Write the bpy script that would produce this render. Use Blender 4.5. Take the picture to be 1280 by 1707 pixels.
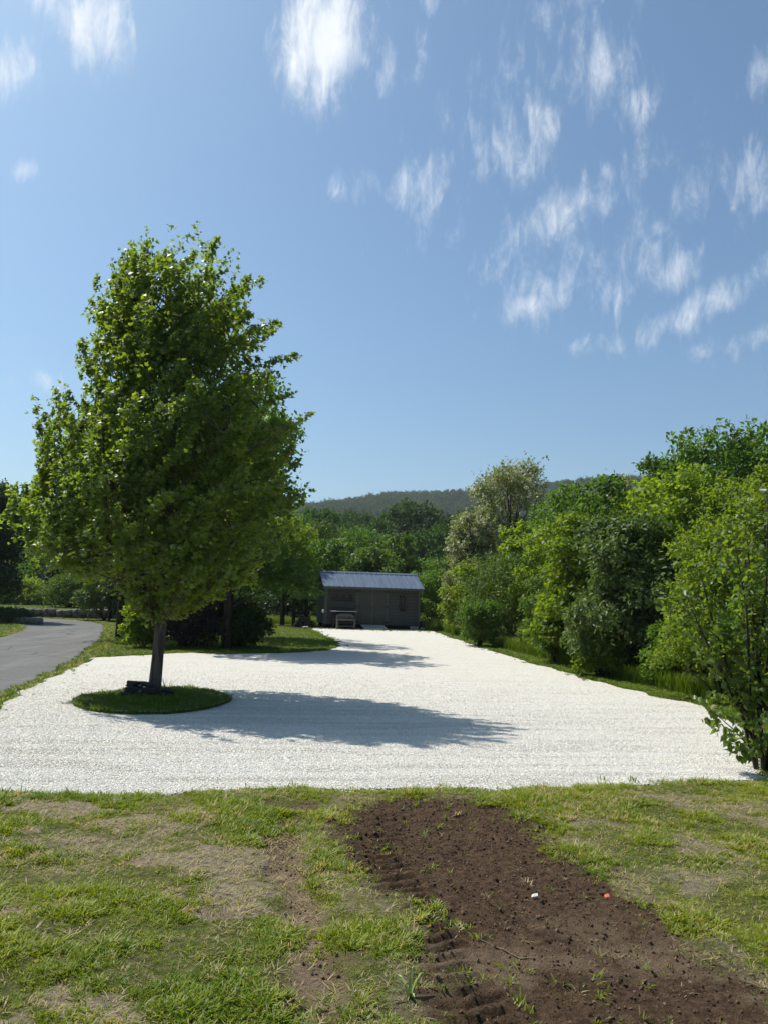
import bpy, bmesh, math, random
import numpy as np
from mathutils import Vector, Matrix

for o in list(bpy.data.objects):
    bpy.data.objects.remove(o, do_unlink=True)
scene = bpy.context.scene
COL = scene.collection

# ------------------------------------------------------------------ camera
FPX, PITCH, ROLL, EYE = 1260.0, math.radians(6.3), math.radians(1.7), 1.62
cam_data = bpy.data.cameras.new('camera')
cam = bpy.data.objects.new('camera', cam_data)
COL.objects.link(cam)
cam_data.sensor_fit = 'VERTICAL'
cam_data.sensor_height = 36.0
cam_data.lens = 36.0 * FPX / 1707.0
cam_data.clip_start = 0.05
cam_data.clip_end = 6000
cam.matrix_world = (Matrix.Translation((0, 0, EYE)) @ Matrix.Rotation(math.pi / 2 + PITCH, 4, 'X')
                    @ Matrix.Rotation(ROLL, 4, 'Z'))
scene.camera = cam

# ------------------------------------------------------------------ view
scene.view_settings.view_transform = 'Standard'
scene.view_settings.look = 'None'
scene.view_settings.exposure = 0.42
scene.view_settings.gamma = 1.0
scene.view_settings.use_curve_mapping = False
scene.render.engine = 'CYCLES'
scene.cycles.max_bounces = 6
scene.cycles.diffuse_bounces = 3
scene.cycles.glossy_bounces = 2
scene.cycles.transmission_bounces = 4
scene.cycles.volume_bounces = 0
scene.cycles.sample_clamp_indirect = 4.0
scene.cycles.use_denoising = True
scene.cycles.denoising_prefilter = 'ACCURATE'
scene.cycles.denoising_input_passes = 'RGB_ALBEDO_NORMAL'

# ------------------------------------------------------------------ sun
SUN = Vector((-0.585, 0.33, 1.0)).normalized()
SUN_EL = math.asin(SUN.z)
SUN_AZ = math.atan2(SUN.x, SUN.y)
ld = bpy.data.lights.new('sun', 'SUN')
ld.energy = 4.6
ld.angle = math.radians(0.6)
ld.color = (1.0, 0.95, 0.86)
sun = bpy.data.objects.new('sun', ld)
COL.objects.link(sun)
sun.rotation_euler = (-SUN).to_track_quat('-Z', 'Y').to_euler()
sun.location = (-30, 20, 40)


def ray(px, py):
    x = (px - 640) / FPX
    y = -(py - 853.5) / FPX
    c, s = math.cos(ROLL), math.sin(ROLL)
    xr, yr = x * c - y * s, x * s + y * c
    return np.array([xr, math.cos(PITCH) - yr * math.sin(PITCH), math.sin(PITCH) + yr * math.cos(PITCH)])


def gp(px, py, z=0.0):
    d = ray(px, py)
    t = (z - EYE) / d[2]
    return (t * d[0], t * d[1])


def at(px, py, Y):
    d = ray(px, py)
    t = Y / d[1]
    return (t * d[0], Y, EYE + t * d[2])


# ------------------------------------------------------------------ node helpers
class NT:
    def __init__(self, tree):
        self.t = tree
        self.n = tree.nodes
        self.l = tree.links

    def new(self, kind, **kw):
        n = self.n.new(kind)
        for k, v in kw.items():
            setattr(n, k, v)
        return n

    def set(self, node, key, val):
        if hasattr(val, 'is_output') or isinstance(val, bpy.types.NodeSocket):
            self.l.new(val, node.inputs[key])
        else:
            node.inputs[key].default_value = val

    def math(self, op, a, b=None, c=None, clamp=False):
        n = self.new('ShaderNodeMath', operation=op, use_clamp=clamp)
        self.set(n, 0, a)
        if b is not None:
            self.set(n, 1, b)
        if c is not None:
            self.set(n, 2, c)
        return n.outputs[0]

    def vmath(self, op, a, b=None):
        n = self.new('ShaderNodeVectorMath', operation=op)
        self.set(n, 0, a)
        if b is not None:
            self.set(n, 1, b)
        return n.outputs['Value'] if op in ('LENGTH', 'DOT_PRODUCT') else n.outputs[0]

    def mixc(self, f, a, b, mode='MIX'):
        n = self.new('ShaderNodeMix', data_type='RGBA', blend_type=mode)
        self.set(n, 0, f)
        self.set(n, 6, a)
        self.set(n, 7, b)
        return n.outputs[2]

    def mr(self, v, a, b, c=0.0, d=1.0, smooth=True):
        n = self.new('ShaderNodeMapRange', interpolation_type='SMOOTHSTEP' if smooth else 'LINEAR')
        self.set(n, 0, v)
        for i, q in enumerate((a, b, c, d)):
            self.set(n, i + 1, q)
        return n.outputs[0]

    def noise(self, vec, scale, detail=4, rough=0.55, distortion=0.0):
        n = self.new('ShaderNodeTexNoise')
        if vec is not None:
            self.l.new(vec, n.inputs['Vector'])
        n.inputs['Scale'].default_value = scale
        n.inputs['Detail'].default_value = detail
        n.inputs['Roughness'].default_value = rough
        n.inputs['Distortion'].default_value = distortion
        return n.outputs[0]

    def mapping(self, vec, loc=(0, 0, 0), rot=(0, 0, 0), scale=(1, 1, 1), vt='POINT'):
        n = self.new('ShaderNodeMapping', vector_type=vt)
        self.l.new(vec, n.inputs[0])
        n.inputs[1].default_value = loc
        n.inputs[2].default_value = rot
        n.inputs[3].default_value = scale
        return n.outputs[0]

    def bump(self, h, strength=0.5, dist=0.02, normal=None):
        n = self.new('ShaderNodeBump')
        n.inputs['Strength'].default_value = strength
        n.inputs['Distance'].default_value = dist
        self.l.new(h, n.inputs['Height'])
        if normal is not None:
            self.l.new(normal, n.inputs['Normal'])
        return n.outputs[0]

    def attr(self, name, kind='GEOMETRY', out='Fac'):
        n = self.new('ShaderNodeAttribute', attribute_name=name, attribute_type=kind)
        return n.outputs[out]


def c4(c):
    return (c[0], c[1], c[2], 1.0)


# ------------------------------------------------------------------ world: daylight sky with thin clouds
world = bpy.data.worlds.new('World')
scene.world = world
world.use_nodes = True
world.node_tree.nodes.clear()
W = NT(world.node_tree)
sky = W.new('ShaderNodeTexSky', sky_type='NISHITA')
sky.sun_disc = False
sky.sun_elevation = SUN_EL
sky.sun_rotation = SUN_AZ % (2 * math.pi)
sky.altitude = 200
sky.air_density = 1.0
sky.dust_density = 2.2
sky.ozone_density = 1.0
tc = W.new('ShaderNodeTexCoord')
sep = W.new('ShaderNodeSeparateXYZ')
W.l.new(tc.outputs['Generated'], sep.inputs[0])
az = W.math('ARCTAN2', sep.outputs[0], sep.outputs[1])
el = W.math('ARCSINE', sep.outputs[2])
cmb = W.new('ShaderNodeCombineXYZ')
W.l.new(az, cmb.inputs[0])
W.l.new(el, cmb.inputs[1])
ae = cmb.outputs[0]
# clouds: (px, py, half width, half height, tilt deg, thickness), turned into azimuth and elevation of the real sky
CLOUDS = [(536, 70, 120, 175, 8, 1.55), (160, 40, 115, 125, 25, 1.3), (60, -30, 120, 80, 30, 0.9), (25, 110, 70, 130, 35, 0.80),
          (40, 285, 55, 40, -30, 0.80), (648, 108, 40, 90, 8, 0.72), (706, 100, 50, 120, 14, 0.72), (718, 5, 34, 45, 0, 0.8),
          (905, 10, 50, 70, 0, 0.8), (1010, 115, 115, 150, -25, 0.98), (1050, 170, 70, 75, -30, 0.80), (860, 250, 150, 130, -35, 0.84),
          (705, 300, 130, 110, -35, 0.86), (590, 320, 90, 70, -20, 0.74), (970, 345, 240, 95, -18, 0.88), (1142, 335, 80, 100, 0, 0.78),
          (1250, 290, 110, 100, -20, 0.82), (1130, 450, 110, 90, -40, 0.86), (1185, 500, 260, 60, -22, 0.98), (890, 510, 200, 45, -6, 0.76),
          (1000, 575, 120, 36, 0, 0.68), (1240, 570, 160, 50, -12, 0.74), (1275, 120, 70, 80, 0, 0.8), (1000, -40, 260, 90, 0, 0.74),
          (80, 640, 90, 50, 0, 0.66), (800, 210, 420, 260, -30, 0.50), (1000, 430, 400, 200, -15, 0.62)]
acc = None
for (px, py, hw, hh, tilt, amp) in CLOUDS:
    d = ray(px, py)
    d = d / np.linalg.norm(d)
    a0, e0 = math.atan2(d[0], d[1]), math.asin(d[2])
    k = 1.0 / (FPX * math.hypot(1, math.hypot(px - 640, py - 853) / FPX))
    mp = W.mapping(ae, (a0, e0, 0), (0, 0, math.radians(-tilt)), (hw * k / math.cos(e0), hh * k, 1), 'TEXTURE')
    ln = W.vmath('LENGTH', mp)
    m = W.mr(ln, 0.0, 1.1, amp, 0.0)
    acc = m if acc is None else W.math('MAXIMUM', acc, m)
# rest of the sky: loose patches of the same thin cloud
wide = W.noise(W.mapping(tc.outputs['Generated'], (3.1, 1.7, 0.4)), 2.2, 3, 0.5)
acc = W.math('MAXIMUM', acc, W.mr(wide, 0.52, 0.75, 0.0, 0.70))
fib = W.mapping(ae, (0.3, 0.2, 0), (0, 0, math.radians(-28)), (34, 19, 1))
n1a = W.noise(fib, 1.0, 8, 0.66, 0.5)
n1b = W.noise(W.mapping(ae, (1.3, 0.2, 0), (0, 0, math.radians(-65)), (40, 15, 1)), 1.0, 8, 0.66, 0.6)
n1 = W.math('ADD', W.math('MULTIPLY', n1a, 0.45), W.math('MULTIPLY', n1b, 0.55))
n2 = W.noise(W.mapping(ae, (4, 2, 0), (0, 0, 0), (8, 8, 1)), 1.0, 4, 0.5, 0.2)
nn = W.math('ADD', W.math('MULTIPLY', n1, 0.72), W.math('MULTIPLY', n2, 0.28))
dens = W.math('ADD', W.math('MULTIPLY', acc, 0.75), W.math('MULTIPLY', W.math('SUBTRACT', nn, 0.5), 2.8))
cloud = W.mr(dens, 0.29, 1.25, 0.0, 0.96)
cloudcol = W.mixc(W.mr(nn, 0.35, 0.7), (7.0, 7.7, 8.6, 1), (9.2, 9.4, 9.6, 1))
skyc = W.mixc(1.0, sky.outputs[0], (0.78, 1.05, 1.17, 1), 'MULTIPLY')
mixed = W.mixc(cloud, skyc, cloudcol)
bg = W.new('ShaderNodeBackground')
W.l.new(mixed, bg.inputs[0])
bg.inputs[1].default_value = 0.086
wo = W.new('ShaderNodeOutputWorld')
W.l.new(bg.outputs[0], wo.inputs[0])


# ------------------------------------------------------------------ numpy noise
def vnoise(x, y, seed=0):
    xi, yi = np.floor(x).astype(np.int64), np.floor(y).astype(np.int64)
    xf, yf = x - xi, y - yi
    u, v = xf * xf * (3 - 2 * xf), yf * yf * (3 - 2 * yf)

    def h(a, b):
        n = (a * 374761393 + b * 668265263 + seed * 982451653) & 0x7fffffff
        n = ((n ^ (n >> 13)) * 1274126177) & 0x7fffffff
        return ((n ^ (n >> 16)) & 0xffff) / 65535.0
    return (h(xi, yi) * (1 - u) + h(xi + 1, yi) * u) * (1 - v) + (h(xi, yi + 1) * (1 - u) + h(xi + 1, yi + 1) * u) * v


def fbm(x, y, oct=4, seed=0, rough=0.5):
    s, a, t = 0.0, 1.0, 0.0
    for i in range(oct):
        s = s + a * vnoise(x * 2 ** i + 17.3 * i, y * 2 ** i + 9.1 * i, seed + i)
        t += a
        a *= rough
    return s / t


def sstep(a, b, x):
    t = np.clip((x - a) / (b - a), 0, 1)
    return t * t * (3 - 2 * t)


def poly_sd(P, x, y):
    """signed distance to a polygon, negative inside"""
    P = np.asarray(P, float)
    d = np.full(x.shape, 1e18)
    inside = np.zeros(x.shape, bool)
    n = len(P)
    for i in range(n):
        ax, ay = P[i]
        bx, by = P[(i + 1) % n]
        ex, ey = bx - ax, by - ay
        t = np.clip(((x - ax) * ex + (y - ay) * ey) / (ex * ex + ey * ey + 1e-12), 0, 1)
        d = np.minimum(d, (x - ax - t * ex) ** 2 + (y - ay - t * ey) ** 2)
        c = ((ay > y) != (by > y)) & (x < (bx - ax) * (y - ay) / (by - ay + 1e-12) + ax)
        inside ^= c
    d = np.sqrt(d)
    return np.where(inside, -d, d)


def line_d(P, x, y):
    d = np.full(x.shape, 1e18)
    for (ax, ay), (bx, by) in zip(P[:-1], P[1:]):
        ex, ey = bx - ax, by - ay
        t = np.clip(((x - ax) * ex + (y - ay) * ey) / (ex * ex + ey * ey + 1e-12), 0, 1)
        d = np.minimum(d, (x - ax - t * ex) ** 2 + (y - ay - t * ey) ** 2)
    return np.sqrt(d)


# ------------------------------------------------------------------ object helpers
def tag(o, label=None, cat=None, group=None, kind=None):
    if label:
        o['label'] = label
    if cat:
        o['category'] = cat
    if group:
        o['group'] = group
    if kind:
        o['kind'] = kind
    return o


def empty(name, loc=(0, 0, 0), rz=0.0):
    o = bpy.data.objects.new(name, None)
    o.empty_display_size = 0.2
    o.location = loc
    o.rotation_euler = (0, 0, rz)
    COL.objects.link(o)
    return o


def link(name, mesh, parent=None):
    o = bpy.data.objects.new(name, mesh)
    COL.objects.link(o)
    if parent is not None:
        o.parent = parent
    return o


def np_mesh(name, V, loops, starts, mat, smooth=False, face_attr=None, pt_attr=None):
    me = bpy.data.meshes.new(name)
    V = np.asarray(V, np.float32)
    loops = np.asarray(loops, np.int32).ravel()
    starts = np.asarray(starts, np.int32)
    me.vertices.add(len(V))
    me.vertices.foreach_set('co', V.ravel())
    me.loops.add(len(loops))
    me.loops.foreach_set('vertex_index', loops)
    me.polygons.add(len(starts))
    me.polygons.foreach_set('loop_start', starts)
    if face_attr:
        for k, v in face_attr.items():
            a = me.attributes.new(k, 'FLOAT', 'FACE')
            a.data.foreach_set('value', np.asarray(v, np.float32))
    if pt_attr:
        for k, v in pt_attr.items():
            a = me.attributes.new(k, 'FLOAT', 'POINT')
            a.data.foreach_set('value', np.asarray(v, np.float32))
    me.update(calc_edges=True)
    me.validate()
    if smooth:
        me.polygons.foreach_set('use_smooth', np.ones(len(starts), bool))
    if mat:
        me.materials.append(mat)
    return me


class MB:
    """collects shapes of ONE part"""
    def __init__(self):
        self.v = []
        self.f = []

    def add(self, vs, fs):
        b = len(self.v)
        self.v += [tuple(p) for p in vs]
        self.f += [tuple(i + b for i in f) for f in fs]
        return self

    def box(self, x0, x1, y0, y1, z0, z1, M=None):
        vs = [Vector(p) for p in ((x0, y0, z0), (x1, y0, z0), (x1, y1, z0), (x0, y1, z0), (x0, y0, z1), (x1, y0, z1), (x1, y1, z1), (x0, y1, z1))]
        if M is not None:
            vs = [M @ p for p in vs]
        return self.add(vs, [(0, 3, 2, 1), (4, 5, 6, 7), (0, 1, 5, 4), (1, 2, 6, 5), (2, 3, 7, 6), (3, 0, 4, 7)])

    def prism(self, outline, y0, y1):
        """outline in x,z, extruded along y"""
        n = len(outline)
        vs = [(p[0], y0, p[1]) for p in outline] + [(p[0], y1, p[1]) for p in outline]
        fs = [tuple(range(n)), tuple(range(2 * n - 1, n - 1, -1))]
        fs += [(i, i + n, (i + 1) % n + n, (i + 1) % n) for i in range(n)]
        return self.add(vs, fs)

    def tube(self, path, radii, n=8, cap=True):
        path = [Vector(p) for p in path]
        rings = []
        t0 = (path[1] - path[0]).normalized()
        ref = Vector((1, 0, 0)) if abs(t0.x) < 0.8 else Vector((0, 1, 0))
        for i, p in enumerate(path):
            t = (path[min(i + 1, len(path) - 1)] - path[max(i - 1, 0)]).normalized()
            a = (ref - t * ref.dot(t)).normalized()
            ref = a
            b = t.cross(a)
            rings.append([p + (a * math.cos(2 * math.pi * k / n) + b * math.sin(2 * math.pi * k / n)) * radii[i] for k in range(n)])
        vs = [q for r in rings for q in r]
        fs = []
        for i in range(len(rings) - 1):
            for k in range(n):
                fs.append((i * n + k, i * n + (k + 1) % n, (i + 1) * n + (k + 1) % n, (i + 1) * n + k))
        if cap:
            fs.append(tuple(range(n - 1, -1, -1)))
            fs.append(tuple((len(rings) - 1) * n + k for k in range(n)))
        return self.add(vs, fs)

    def lathe(self, prof, n=14, c=(0, 0, 0)):
        vs, fs = [], []
        for r, z in prof:
            vs += [(c[0] + r * math.cos(2 * math.pi * k / n), c[1] + r * math.sin(2 * math.pi * k / n), c[2] + z) for k in range(n)]
        for i in range(len(prof) - 1):
            for k in range(n):
                fs.append((i * n + k, i * n + (k + 1) % n, (i + 1) * n + (k + 1) % n, (i + 1) * n + k))
        fs.append(tuple(range(n - 1, -1, -1)))
        fs.append(tuple((len(prof) - 1) * n + k for k in range(n)))
        return self.add(vs, fs)

    def mesh(self, name, mat, smooth=False, bevel=0.0):
        me = bpy.data.meshes.new(name)
        me.from_pydata(self.v, [], self.f)
        me.update()
        if bevel > 0:
            bm = bmesh.new()
            bm.from_mesh(me)
            bmesh.ops.bevel(bm, geom=bm.edges[:], offset=bevel, segments=1, affect='EDGES')
            bm.to_mesh(me)
            bm.free()
        if smooth:
            me.polygons.foreach_set('use_smooth', np.ones(len(me.polygons), bool))
        me.materials.append(mat)
        return me

    def build(self, name, mat, parent=None, smooth=False, bevel=0.0):
        return link(name, self.mesh(name, mat, smooth, bevel), parent)


# ------------------------------------------------------------------ materials
def newmat(name):
    m = bpy.data.materials.new(name)
    m.use_nodes = True
    m.node_tree.nodes.clear()
    t = NT(m.node_tree)
    out = t.new('ShaderNodeOutputMaterial')
    return m, t, out


def simple(name, col, rough=0.7, spec=0.3, metal=0.0, var=0.25, scale=8.0, bump=0.15, bdist=0.01, stretch=(1, 1, 1), col2=None):
    m, t, out = newmat(name)
    tcn = t.new('ShaderNodeTexCoord')
    v = t.mapping(tcn.outputs['Object'], scale=stretch)
    n = t.noise(v, scale, 6, 0.6)
    lo = tuple(c * (1 - var) for c in col)
    hi = tuple(min(1, c * (1 + var)) for c in (col2 or col))
    b = t.new('ShaderNodeBsdfPrincipled')
    t.l.new(t.mixc(t.mr(n, 0.3, 0.7), c4(lo), c4(hi)), b.inputs['Base Color'])
    b.inputs['Roughness'].default_value = rough
    b.inputs['Specular IOR Level'].default_value = spec
    b.inputs['Metallic'].default_value = metal
    if bump:
        t.l.new(t.bump(t.noise(v, scale * 3, 5, 0.65), bump, bdist), b.inputs['Normal'])
    t.l.new(b.outputs[0], out.inputs[0])
    return m


def leafmat(name, a, b, tra, trans=0.42, rough=0.42, spec=0.45, tip=None, tipamt=0.0, jitter=0.25, under=0.5):
    """a,b: two leaf colours mixed leaf by leaf; tra: light that passes through"""
    m, t, out = newmat(name)
    tint = t.attr('tint')
    col = t.mixc(tint, c4(a), c4(b))
    if tip:
        col = t.mixc(t.mr(tint, 1.0 - tipamt, 1.0 - tipamt + 0.02), col, c4(tip))
    ge = t.new('ShaderNodeNewGeometry')
    col = t.mixc(t.math('MULTIPLY', ge.outputs['Backfacing'], under), col, c4(tuple(0.6 * q + 0.055 for q in b)))
    oi = t.new('ShaderNodeObjectInfo')
    k = t.mr(oi.outputs['Random'], 0, 1, 1 - jitter, 1 + jitter, smooth=False)
    col = t.mixc(1.0, col, k, 'MULTIPLY')
    tcol = t.mixc(1.0, t.mixc(tint, c4(tra), c4(tuple(q * 1.35 for q in tra))), k, 'MULTIPLY')
    p = t.new('ShaderNodeBsdfPrincipled')
    t.l.new(col, p.inputs['Base Color'])
    p.inputs['Roughness'].default_value = rough
    p.inputs['Specular IOR Level'].default_value = spec
    tr = t.new('ShaderNodeBsdfTranslucent')
    t.l.new(tcol, tr.inputs[0])
    mx = t.new('ShaderNodeMixShader')
    mx.inputs[0].default_value = trans
    t.l.new(p.outputs[0], mx.inputs[1])
    t.l.new(tr.outputs[0], mx.inputs[2])
    t.l.new(mx.outputs[0], out.inputs[0])
    return m


def bark(name, a, b, scale=14):
    m, t, out = newmat(name)
    tcn = t.new('ShaderNodeTexCoord')
    v = t.mapping(tcn.outputs['Object'], scale=(1, 1, 0.16))
    n = t.noise(v, scale, 7, 0.65, 0.4)
    n2 = t.noise(tcn.outputs['Object'], 3.0, 4)
    col = t.mixc(t.mr(n, 0.35, 0.65), c4(a), c4(b))
    col = t.mixc(t.mr(n2, 0.55, 0.75, 0, 0.35), col, (0.16, 0.15, 0.11, 1))
    p = t.new('ShaderNodeBsdfPrincipled')
    t.l.new(col, p.inputs['Base Color'])
    p.inputs['Roughness'].default_value = 0.9
    p.inputs['Specular IOR Level'].default_value = 0.15
    t.l.new(t.bump(n, 0.8, 0.03), p.inputs['Normal'])
    t.l.new(p.outputs[0], out.inputs[0])
    return m


M = {}
M['maple'] = leafmat('maple_leaf', (0.040, 0.086, 0.010), (0.125, 0.170, 0.030), (0.27, 0.38, 0.014), 0.42, 0.45, 0.4, (0.20, 0.12, 0.03), 0.012, 0.05, under=0.9)
M['green'] = leafmat('green_leaf', (0.032, 0.086, 0.008), (0.075, 0.140, 0.014), (0.15, 0.28, 0.010), 0.36, 0.5, 0.3, jitter=0.15)
M['bright'] = leafmat('bright_leaf', (0.055, 0.115, 0.008), (0.115, 0.175, 0.014), (0.30, 0.41, 0.010), 0.40, 0.5, 0.3, jitter=0.12)
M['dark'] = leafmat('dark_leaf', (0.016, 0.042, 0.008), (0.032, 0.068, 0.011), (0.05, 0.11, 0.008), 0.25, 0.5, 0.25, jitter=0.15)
M['slope'] = leafmat('slope_leaf', (0.016, 0.046, 0.006), (0.036, 0.078, 0.010), (0.06, 0.13, 0.006), 0.28, 0.6, 0.15, jitter=0.4)
M['glossy'] = leafmat('glossy_leaf', (0.040, 0.085, 0.012), (0.130, 0.165, 0.055), (0.13, 0.22, 0.015), 0.28, 0.5, 0.28, jitter=0.05)
M['dull'] = leafmat('dull_leaf', (0.040, 0.085, 0.010), (0.085, 0.130, 0.020), (0.14, 0.24, 0.012), 0.34, 0.5, 0.3, jitter=0.15)
M['yellow'] = leafmat('yellow_green_leaf', (0.060, 0.115, 0.010), (0.112, 0.165, 0.015), (0.28, 0.38, 0.010), 0.42, 0.5, 0.3, tip=(0.34, 0.19, 0.05), tipamt=0.03, jitter=0.08)
M['lilac'] = leafmat('heart_leaf', (0.040, 0.088, 0.010), (0.085, 0.130, 0.018), (0.22, 0.32, 0.015), 0.42, 0.42, 0.4, (0.26, 0.16, 0.05), 0.04, 0.05)
M['locust'] = leafmat('locust_leaf', (0.075, 0.120, 0.022), (0.36, 0.37, 0.17), (0.26, 0.31, 0.05), 0.34, 0.6, 0.2, jitter=0.08)
M['blossom'] = leafmat('locust_blossom', (0.46, 0.46, 0.28), (0.66, 0.64, 0.44), (0.4, 0.4, 0.2), 0.3, 0.7, 0.1, jitter=0.05)
M['spruce'] = leafmat('spruce_needle', (0.022, 0.048, 0.026), (0.040, 0.070, 0.040), (0.03, 0.06, 0.02), 0.10, 0.6, 0.2)
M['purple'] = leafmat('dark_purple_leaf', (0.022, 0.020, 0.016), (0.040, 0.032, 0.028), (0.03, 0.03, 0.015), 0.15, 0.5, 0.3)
M['ridge'] = leafmat('ridge_leaf', (0.026, 0.058, 0.014), (0.048, 0.082, 0.020), (0.06, 0.11, 0.012), 0.25, 0.7, 0.1)
M['bark'] = bark('maple_bark', (0.045, 0.036, 0.028), (0.13, 0.11, 0.09))
M['bark_dark'] = bark('dark_bark', (0.02, 0.017, 0.013), (0.07, 0.058, 0.045))
M['bark_pale'] = bark('pale_bark', (0.10, 0.09, 0.075), (0.24, 0.22, 0.19))
M['siding'] = simple('grey_green_siding', (0.056, 0.060, 0.054), 0.75, 0.25, var=0.14, scale=5, bump=0.12, stretch=(0.3, 1, 2))
M['trim'] = simple('shed_trim', (0.082, 0.086, 0.078), 0.7, 0.25, var=0.1, scale=6, bump=0.08)
M['door'] = simple('shed_door_paint', (0.062, 0.065, 0.057), 0.72, 0.25, var=0.12, scale=5, bump=0.12, stretch=(2, 1, 0.3))
M['core'] = simple('dark_timber', (0.03, 0.027, 0.022), 0.9, 0.1, var=0.3)
M['iron'] = simple('black_iron', (0.005, 0.005, 0.005), 0.5, 0.4, var=0.3, bump=0.05)
M['roofmetal'] = simple('slate_blue_roof_metal', (0.095, 0.128, 0.180), 0.42, 0.5, metal=0.2, var=0.14, scale=2.5, bump=0.04, stretch=(3, 0.5, 1))
M['roofdark'] = simple('dark_roof_trim', (0.03, 0.034, 0.042), 0.5, 0.4, var=0.2, bump=0.03)
M['weathered'] = simple('weathered_timber', (0.11, 0.105, 0.095), 0.85, 0.15, var=0.25, scale=6, bump=0.3, stretch=(0.3, 3, 3))
M['ramp'] = simple('ramp_timber', (0.38, 0.37, 0.345), 0.85, 0.15, var=0.2, scale=5, bump=0.25, stretch=(3, 0.3, 3))
M['pale'] = simple('pale_table_top', (0.42, 0.41, 0.38), 0.6, 0.3, var=0.08, scale=4, bump=0.05)
M['greenwood'] = simple('faded_dark_paint', (0.13, 0.135, 0.12), 0.75, 0.2, var=0.2, scale=7, bump=0.15)
M['wallstone'] = simple('grey_wall_stone', (0.10, 0.095, 0.085), 0.9, 0.2, var=0.45, scale=5, bump=0.7, bdist=0.05, col2=(0.15, 0.14, 0.12))
M['slate'] = simple('dark_slate_stone', (0.028, 0.026, 0.025), 0.8, 0.3, var=0.45, scale=9, bump=0.6, bdist=0.03)
M['palestone'] = simple('pale_stone', (0.42, 0.40, 0.36), 0.85, 0.2, var=0.2, scale=10, bump=0.4)
M['block'] = simple('concrete_block', (0.30, 0.295, 0.28), 0.9, 0.15, var=0.2, scale=12, bump=0.3)
M['plastic'] = simple('black_plastic', (0.015, 0.015, 0.017), 0.45, 0.5, var=0.2, bump=0.02)
M['paper'] = simple('white_scrap', (0.75, 0.74, 0.70), 0.7, 0.2, var=0.06)
M['orange'] = simple('orange_scrap', (0.62, 0.13, 0.06), 0.6, 0.3, var=0.15)
M['twig'] = simple('dry_twig', (0.16, 0.12, 0.08), 0.9, 0.1, var=0.3)

m, t, out = newmat('teal_glass')
p = t.new('ShaderNodeBsdfPrincipled')
p.inputs['Base Color'].default_value = (0.42, 0.62, 0.58, 1)
p.inputs['Roughness'].default_value = 0.12
p.inputs['Transmission Weight'].default_value = 0.5
t.l.new(p.outputs[0], out.inputs[0])
M['glass'] = m

# ground: soil / dry / lawn masks are properties of the ground itself, stored per vertex
m, t, out = newmat('ground')
tcn = t.new('ShaderNodeTexCoord')
ob = tcn.outputs['Object']
soil, dry, damp = t.attr('soil'), t.attr('dry'), t.attr('damp')
nf = t.noise(ob, 26, 8, 0.7)
nm = t.noise(ob, 5.0, 6, 0.6)
nb = t.noise(ob, 0.7, 5, 0.6)
nh = t.noise(ob, 110, 4, 0.7)
lawn = t.mixc(t.mr(nf, 0.35, 0.65), (0.080, 0.090, 0.018, 1), (0.220, 0.205, 0.080, 1))
lawn = t.mixc(t.mr(nb, 0.35, 0.65, 0, 0.5), lawn, (0.060, 0.085, 0.022, 1))
tan = t.mixc(t.mr(nf, 0.3, 0.7), (0.16, 0.125, 0.080, 1), (0.40, 0.335, 0.235, 1))
tan = t.mixc(t.mr(nh, 0.5, 0.75), tan, (0.46, 0.41, 0.31, 1))
brown = t.mixc(t.mr(nf, 0.3, 0.7), (0.050, 0.031, 0.018, 1), (0.150, 0.097, 0.058, 1))
brown = t.mixc(t.mr(nh, 0.62, 0.74, 0, 0.6), brown, (0.20, 0.145, 0.095, 1))
brown = t.mixc(damp, brown, t.mixc(t.mr(nm, 0.3, 0.7), (0.20, 0.140, 0.088, 1), (0.31, 0.235, 0.16, 1)))
col = t.mixc(dry, lawn, tan)
col = t.mixc(soil, col, brown)
p = t.new('ShaderNodeBsdfPrincipled')
t.l.new(col, p.inputs['Base Color'])
p.inputs['Roughness'].default_value = 0.95
p.inputs['Specular IOR Level'].default_value = 0.1
nk = t.noise(ob, 55, 6, 0.75, 0.6)
t.l.new(t.bump(t.math('ADD', t.math('ADD', nf, nk), t.math('MULTIPLY', nh, 0.5)), 1.0, 0.03), p.inputs['Normal'])
t.l.new(p.outputs[0], out.inputs[0])
M['ground'] = m

# gravel: white crushed stone
m, t, out = newmat('white_gravel')
tcn = t.new('ShaderNodeTexCoord')
ob = tcn.outputs['Object']
vo = t.new('ShaderNodeTexVoronoi')
t.l.new(ob, vo.inputs['Vector'])
vo.inputs['Scale'].default_value = 60
vo2 = t.new('ShaderNodeTexVoronoi')
t.l.new(ob, vo2.inputs['Vector'])
vo2.inputs['Scale'].default_value = 95
sx = t.new('ShaderNodeSeparateColor')
t.l.new(vo.outputs['Color'], sx.inputs[0])
stone = t.mixc(sx.outputs[0], (0.52, 0.495, 0.445, 1), (0.78, 0.755, 0.69, 1))
st = t.noise(t.mapping(ob, rot=(0, 0, math.radians(8)), scale=(0.30, 1.9, 1)), 1.6, 6, 0.62, 0.5)
stone = t.mixc(t.mr(st, 0.46, 0.66, 0, 0.40), stone, (0.62, 0.56, 0.46, 1))
tr = t.noise(t.mapping(ob, rot=(0, 0, math.radians(10)), scale=(0.5, 7.0, 1)), 1.3, 5, 0.6, 0.4)
stone = t.mixc(t.mr(tr, 0.55, 0.70, 0, 0.5), stone, (0.42, 0.40, 0.355, 1))
far = t.noise(ob, 0.35, 4, 0.6)
stone = t.mixc(t.mr(far, 0.5, 0.7, 0, 0.25), stone, (0.66, 0.60, 0.50, 1))
stone = t.mixc(t.mr(vo.outputs['Distance'], 0.4, 0.8, 0, 0.4), stone, (0.36, 0.34, 0.30, 1))
p = t.new('ShaderNodeBsdfPrincipled')
t.l.new(stone, p.inputs['Base Color'])
p.inputs['Roughness'].default_value = 0.9
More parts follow.
